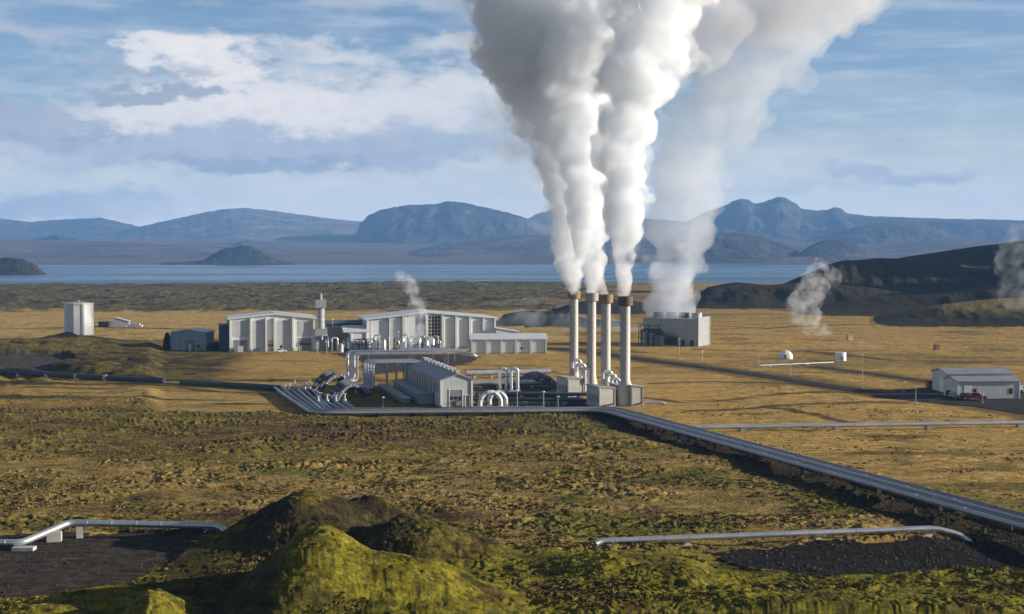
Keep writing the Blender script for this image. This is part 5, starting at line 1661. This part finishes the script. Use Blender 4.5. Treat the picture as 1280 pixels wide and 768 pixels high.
def tufts():
    rs, x, y = scatter_points(120000, 77, 122, 430)
    h, m = ground(x, y)
    keep = (m['flat'] < 0.2 + 0.75 * m['plant']) & (m['pad'] < 0.5) & (dist_poly(x, y, DIAG) > 4) & (rs.rand(len(x)) < 1 - sstep(y, 230, 430))
    for pg in (YARD, LEFT_YARD, PLANT_YARD, DARK_YARD): keep &= ~in_poly(x, y, pg)
    keep &= (dist_poly(x, y, ROAD_MAIN) > 6) & (m['moor'] + m['right'] > 0.3)
    patch = fbm(x / 2, y, 14, 4, 0.55, 301) + 0.5 * fbm(x, y, 4, 3, 0.5, 303)
    keep &= patch + 0.35 * (rs.rand(len(x)) - 0.5) > 0.22 + 0.30 * m['mound'] + 0.05 * m['right']
    x, y, h, patch = x[keep], y[keep], h[keep], patch[keep]
    right, mo = m['right'][keep], m['mound'][keep]
    n = len(x)
    hs = (0.07 + 0.17 * rs.rand(n) ** 1.6) * (1 - 0.45 * mo); ws = (0.14 + 0.30 * rs.rand(n))
    V, Cc = [], []
    straw = np.array([.30, .205, .075]); gold = np.array([.36, .22, .07]); olive = np.array([.14, .115, .03]); moss = np.array([.15, .135, .02])
    pick = rs.rand(n)[:, None]; nl = fbm(x, y, 25, 3, 0.5, 305)[:, None]
    base = np.where(right[:, None] > 0.5, np.where(pick + 0.4 * nl > 0.35, gold, straw), np.where(pick + 0.9 * nl > 0.62, straw * 0.85, olive))
    base = np.where((mo[:, None] > 0.4), np.where(pick > 0.3, moss, olive), base) * (0.72 + 0.4 * rs.rand(n))[:, None]
    for k in range(3):
        a = rs.rand(n) * np.pi; lean = (rs.rand(n) - 0.5) * 0.3
        dx, dy = np.cos(a) * ws, np.sin(a) * ws
        p0 = np.column_stack([x - dx, y - dy, h - 0.08]); p1 = np.column_stack([x + dx, y + dy, h - 0.08])
        p2 = np.column_stack([x + dx * (0.7 + lean), y + dy * (0.7 + lean), h + hs * (0.7 + 0.4 * rs.rand(n))])
        p3 = np.column_stack([x - dx * (0.7 - lean), y - dy * (0.7 - lean), h + hs * (0.7 + 0.4 * rs.rand(n))])
        V.append(np.stack([p0, p1, p2, p3], 1)); Cc.append(np.repeat(base[:, None, :], 4, 1))
    V = np.concatenate(V).reshape(-1, 3); Cc = np.concatenate(Cc).reshape(-1, 3)
    mesh_np('grass_tufts', V, np.arange(len(V)).reshape(-1, 4), CM, Cc)


tufts()


def stones():
    rs, x, y = scatter_points(60000, 78, 125, 300)
    h, m = ground(x, y)
    nz_ = fbm(x, y, 7, 3, 0.55, 311)
    pr = in_poly(x + 3 * nz_, y + 4 * nz_, PAD_RIGHT); pl = in_poly(x + 3 * nz_, y + 4 * nz_, PAD_LEFT)
    dg = dist_poly(x, y, DIAG)
    keep = (pr & (rs.rand(len(x)) < 0.9)) | (pl & (rs.rand(len(x)) < 0.10)) | ((dg < 9) & (rs.rand(len(x)) < 0.4)) | (rs.rand(len(x)) < 0.010)
    keep &= ~((m['mound'] > 0.3) & (rs.rand(len(x)) > 0.05))
    x, y, h = x[keep], y[keep], h[keep]; n = len(x)
    v0, f0 = ico(1)
    s_ = (0.04 + 0.17 * rs.rand(n) ** 4)[:, None, None] * (0.7 + 0.6 * rs.rand(n, len(v0), 1)) * np.array([1.2, 1.0, 0.75])[None, None]
    V = v0[None] * s_ + np.column_stack([x, y, h + 0.03])[:, None]
    Fc = f0[None] + (np.arange(n) * len(v0))[:, None, None]
    base = (np.array([.045, .040, .037])[None] * (0.5 + 1.3 * rs.rand(n, 1)))
    mesh_np('loose_stones', V.reshape(-1, 3), Fc.reshape(-1, 3), CM, np.repeat(base[:, None], len(v0), 1).reshape(-1, 3))


def ico(sub=2):
    bm = bmesh.new(); bmesh.ops.create_icosphere(bm, subdivisions=sub, radius=1.0)
    v = np.array([p.co[:] for p in bm.verts]); f = np.array([[q.index for q in p.verts] for p in bm.faces]); bm.free()
    return v, f


stones()

# ------------------------------------------------------------------ steam
def steam_mat(name, density, color, aniso=0.0, noise_scale=None, lo=0.35, hi=0.65, detail=3, thin=None):
    m = bpy.data.materials.new(name); m.use_nodes = True
    t = m.node_tree; t.nodes.clear(); n = NT(t)
    v = n.node('ShaderNodeVolumePrincipled')
    v.inputs['Color'].default_value = (*color, 1)
    v.inputs['Anisotropy'].default_value = aniso
    if noise_scale:
        pos = n.node('ShaderNodeTexCoord').outputs['Object']
        f = n.ramp(n.noise(pos, noise_scale, detail, 0.55), lo, hi)
        if thin:                                          # steam thins out as it climbs
            sx = n.node('ShaderNodeSeparateXYZ'); t.links.new(pos, sx.inputs[0])
            mr = n.node('ShaderNodeMapRange'); t.links.new(sx.outputs[2], mr.inputs[0])
            for i, q in enumerate((thin[0], thin[1], thin[2], thin[3])): mr.inputs[i + 1].default_value = q
            f = n.math('MULTIPLY', f, mr.outputs[0])
        t.links.new(n.math('MULTIPLY', f, density), v.inputs['Density'])
    else:
        v.inputs['Density'].default_value = density
    o = n.node('ShaderNodeOutputMaterial'); t.links.new(v.outputs[0], o.inputs['Volume'])
    return m


def ico(sub=2):
    bm = bmesh.new(); bmesh.ops.create_icosphere(bm, subdivisions=sub, radius=1.0)
    v = np.array([p.co[:] for p in bm.verts]); f = np.array([[q.index for q in p.verts] for p in bm.faces]); bm.free()
    return v, f


ICO = ico(2)


def steam(name, lab, line, mat, seed, voxel, puffs=9, spread=0.62, size=(0.42, 0.68), lumps=(), dy=0.0, fine=0.16, grp=None, step=0.55, y0=None):
    """billowing column along a line of (px, py, half width px) at distance y0, drifting dy deeper towards its end"""
    rs = np.random.RandomState(seed)
    pts = []
    n = len(line)
    for i, (px, py, w_) in enumerate(line):
        Y = y0 + dy * i / (n - 1)
        q = at(px, py, Y); pts.append((q, w_ * Y / F))
    sph = []
    for (a, ra), (b_, rb) in zip(pts[:-1], pts[1:]):
        L = (b_ - a).length; k = max(1, int(L / (step * (ra + rb) / 2)))
        for j in range(k):
            u = (j + rs.rand() * 0.6) / k; c_ = a.lerp(b_, u); r = ra + (rb - ra) * u
            sph.append((c_, r * 0.62))
            for _ in range(puffs):
                d_ = Vector(rs.randn(3)); d_.normalize()
                rr = r * (size[0] + (size[1] - size[0]) * rs.rand())
                sph.append((c_ + d_ * r * spread * (0.55 + 0.45 * rs.rand()), rr))
            for _ in range(puffs):
                d_ = Vector(rs.randn(3)); d_.normalize()
                sph.append((c_ + d_ * r * (0.82 + 0.16 * rs.rand()), r * (0.16 + 0.16 * rs.rand())))
    V, Fc = [], []
    for i, (c_, r) in enumerate(sph):
        V.append(ICO[0] * r + np.array(c_[:])[None]); Fc.append(ICO[1] + i * len(ICO[0]))
    org = pts[0][0]
    V = np.concatenate(V) - np.array(org[:])[None]; Fc = np.concatenate(Fc)
    me = bpy.data.meshes.new('tmp'); me.from_pydata(V.tolist(), [], Fc.tolist())
    o = bpy.data.objects.new('tmp', me); col.objects.link(o)
    rm = o.modifiers.new('r', 'REMESH'); rm.mode = 'VOXEL'; rm.voxel_size = voxel
    dg_ = bpy.context.evaluated_depsgraph_get()
    me2 = bpy.data.meshes.new_from_object(o.evaluated_get(dg_))
    bpy.data.objects.remove(o); bpy.data.meshes.remove(me)
    nv = len(me2.vertices)
    co = np.empty(nv * 3); me2.vertices.foreach_get('co', co); co = co.reshape(-1, 3)
    no = np.empty(nv * 3); me2.vertex_normals.foreach_get('vector', no); no = no.reshape(-1, 3)
    w_ = max(p[1] for p in pts)
    # boiling detail: billow noise in three planes
    dsp = 0
    for k, (lam, amp) in enumerate(((w_ * 0.5, 0.20), (w_ * 0.24, 0.13), (w_ * 0.11, 0.07))):
        nn = (np.abs(perlin(co[:, 0] / lam + 5 * k, co[:, 2] / lam, 201 + k + seed)) + np.abs(perlin(co[:, 1] / lam, co[:, 2] / lam + 3 * k, 211 + k + seed)) + np.abs(perlin(co[:, 0] / lam, co[:, 1] / lam + 7 * k, 221 + k + seed))) / 3
        dsp = dsp + (0.25 - nn) * amp * 2.2
    loc = np.array([[p[0].x - org.x, p[0].z - org.z, p[1]] for p in pts])
    # scale detail with the local width of the column
    zz = loc[:, 1]; wid = np.interp(co[:, 2], np.maximum.accumulate(zz), loc[:, 2])
    co = co + no * (dsp * np.minimum(wid, w_) * fine / 0.16)[:, None]
    me2.vertices.foreach_set('co', co.ravel()); me2.name = name
    me2.polygons.foreach_set('use_smooth', [True] * len(me2.polygons))
    me2.materials.clear(); me2.materials.append(mat)
    o = bpy.data.objects.new(name, me2); col.objects.link(o); o.location = org
    return tag(o, lab, 'steam' if lab else None, grp)


ST1 = steam_mat('dense_steam', 0.42, (0.962, 0.976, 0.992), 0.0, 0.16, 0.30, 0.58, detail=5, thin=(10, 85, 1.2, 0.55))
STH = steam_mat('steam_fringe', 0.15, (0.94, 0.96, 0.985), 0.0, 0.20, 0.46, 0.70, detail=5)
ST2 = steam_mat('cooling_steam', 0.062, (0.84, 0.88, 0.94), 0.0, 0.07, 0.28, 0.66, detail=5, thin=(2, 70, 2.6, 0.75))
ST5 = steam_mat('canopy_steam', 0.055, (0.93, 0.945, 0.965), 0.0, 0.05, 0.30, 0.62)
ST3 = steam_mat('veil_steam', 0.085, (0.86, 0.88, 0.92), 0.0, 0.06, 0.40, 0.72)
G = 'steam columns over the chimneys'


def widen(line, k): return [(a, b_, c_ * k) for a, b_, c_ in line]


def plume(lab, line, seed, voxel, y0, dy):
    o = steam('steam_plume', lab, line, ST1, seed, voxel * 0.85, puffs=11, y0=y0, dy=dy, grp=G, fine=0.16)
    h_ = steam('steam_fringe', None, widen(line, 1.22), STH, seed + 100, voxel * 1.8, puffs=7, y0=y0, dy=dy, fine=0.1)
    h_.parent = o; h_.location = (0, 0, 0)
    return o


plume('white billowing steam rising from the leftmost chimney, leaning left', [(717, 363, 7), (714, 348, 13), (711, 325, 20), (711, 295, 26), (716, 262, 31), (713, 225, 36), (706, 188, 42), (700, 150, 50), (684, 108, 60), (672, 62, 70), (664, 15, 82), (668, -40, 92)], 3, 0.75, 388, 14)
plume('white steam column rising straight from the two middle chimneys', [(740, 364, 7), (742, 348, 13), (740, 325, 16), (737, 300, 21), (732, 270, 25), (732, 235, 27), (728, 195, 32), (722, 150, 42), (718, 100, 54), (740, 45, 68), (760, -20, 84)], 5, 0.75, 371, 16)
steam('steam_wisp', 'small puff of steam on the brown cap right of the grey-capped chimney', [(757, 369, 5), (752, 360, 7), (746, 346, 8), (744, 330, 8)], ST1, 8, 0.4, y0=359, grp=G)
plume('white billowing steam rising from the nearest chimney, leaning right', [(781, 371, 7), (780, 356, 11), (778, 335, 13), (782, 305, 17), (781, 278, 24), (784, 250, 28), (778, 215, 33), (774, 185, 33), (786, 150, 36), (796, 110, 45), (804, 65, 58), (816, 20, 68), (834, -35, 80)], 13, 0.7, 336, 16)
steam('steam_plume', 'wide blue grey steam column rising from the cooling building, leaning right', [(838, 397, 30), (838, 375, 36), (840, 340, 39), (846, 300, 42), (852, 255, 46), (862, 210, 52), (878, 165, 58), (900, 120, 66), (925, 80, 76), (955, 45, 84), (985, 8, 90), (1020, -40, 98)], ST2, 21, 1.3, y0=548, dy=30, spread=0.5, fine=0.1)
steam('steam_veil', 'thin grey steam veil drifting off to the left of the white columns', [(700, 285, 18), (672, 250, 30), (652, 205, 42), (644, 160, 50), (640, 110, 54), (636, 60, 58), (638, 10, 70), (645, -40, 80)], ST3, 27, 1.2, y0=405, dy=20, fine=0.08)
steam('steam_veil', 'pale steam canopy spreading right across the top of the picture', [(840, 40, 56), (890, 20, 62), (940, 0, 66), (990, -8, 66), (1040, -14, 60), (1080, -22, 50), (1120, -34, 38)], ST5, 31, 1.3, y0=470, dy=30, fine=0.08)
SW = 'small steam plumes'
steam('steam_wisp', 'small grey steam plume in front of the turbine hall', [(519, 420, 12), (519, 408, 15), (522, 395, 14), (521, 380, 12), (518, 366, 11), (511, 355, 10), (503, 348, 9), (496, 341, 6)], steam_mat('wisp_steam', 0.24, (0.90, 0.92, 0.95), 0.0, 0.30, 0.42, 0.72), 33, 0.6, y0=490, grp=SW, fine=0.06)
steam('steam_wisp', 'grey steam plume rising over the dark hill beside the dome hut', [(1036, 424, 8), (1026, 415, 15), (1015, 403, 20), (1006, 392, 23), (1003, 376, 25), (1010, 362, 24), (1024, 350, 24), (1032, 336, 18)], steam_mat('wisp_steam_far', 0.105, (0.9, 0.92, 0.95), 0.0, 0.17, 0.43, 0.72), 35, 0.9, y0=600, dy=20, grp=SW, fine=0.06)
steam('steam_wisp', 'faint steam plume at the right edge before the dark hills', [(1292, 404, 14), (1278, 385, 20), (1268, 360, 24), (1262, 335, 25), (1268, 312, 24), (1282, 295, 20)], steam_mat('wisp_steam_faint', 0.035, (0.85, 0.9, 0.95), 0.0, 0.14, 0.42, 0.75), 37, 0.9, y0=690, dy=20, grp=SW, fine=0.06)
LD = 'low drifting steam'
steam('steam_drift', 'low bluish steam drifting along the dark bank behind the annex', [(622, 402, 10), (650, 398, 13), (690, 402, 10), (715, 402, 12), (745, 405, 11), (775, 409, 10), (805, 415, 8)], steam_mat('low_steam', 0.05, (0.75, 0.85, 0.97), 0.0, 0.10, 0.35, 0.70), 39, 0.9, y0=630, dy=6, grp=LD, fine=0.05)
steam('steam_drift', 'thin steam lying on the pale flats left of the far dark bank', [(606, 380, 5), (640, 380, 6), (670, 380, 6), (696, 383, 4)], steam_mat('low_steam_far', 0.03, (0.8, 0.88, 0.97), 0.0, 0.05, 0.3, 0.7), 41, 0.9, y0=930, dy=6, grp=LD, fine=0.05)
steam('steam_drift', 'thin steam lying over the grey patch by the dark brown box', [(1050, 430, 4), (1085, 434, 5), (1120, 437, 5), (1160, 438, 5), (1200, 440, 5), (1270, 441, 5)], steam_mat('low_steam_near', 0.04, (0.8, 0.88, 0.97), 0.0, 0.12, 0.35, 0.7), 43, 0.7, y0=520, dy=6, grp=LD, fine=0.05)

# ------------------------------------------------------------------ air
def haze_box():
    m = bpy.data.materials.new('haze_air'); m.use_nodes = True
    t = m.node_tree; t.nodes.clear(); n = NT(t)
    v = n.node('ShaderNodeVolumePrincipled')
    v.inputs['Color'].default_value = (0.26, 0.54, 1.0, 1)
    v.inputs['Density'].default_value = HAZE
    v.inputs['Anisotropy'].default_value = 0.0
    o = n.node('ShaderNodeOutputMaterial'); t.links.new(v.outputs[0], o.inputs['Volume'])
    b = MB(); b.box(0, 0, -12.0, 27400, 27400, 620)
    b.build('haze', m, kind='stuff')


HAZE = 7.6e-5
haze_box()
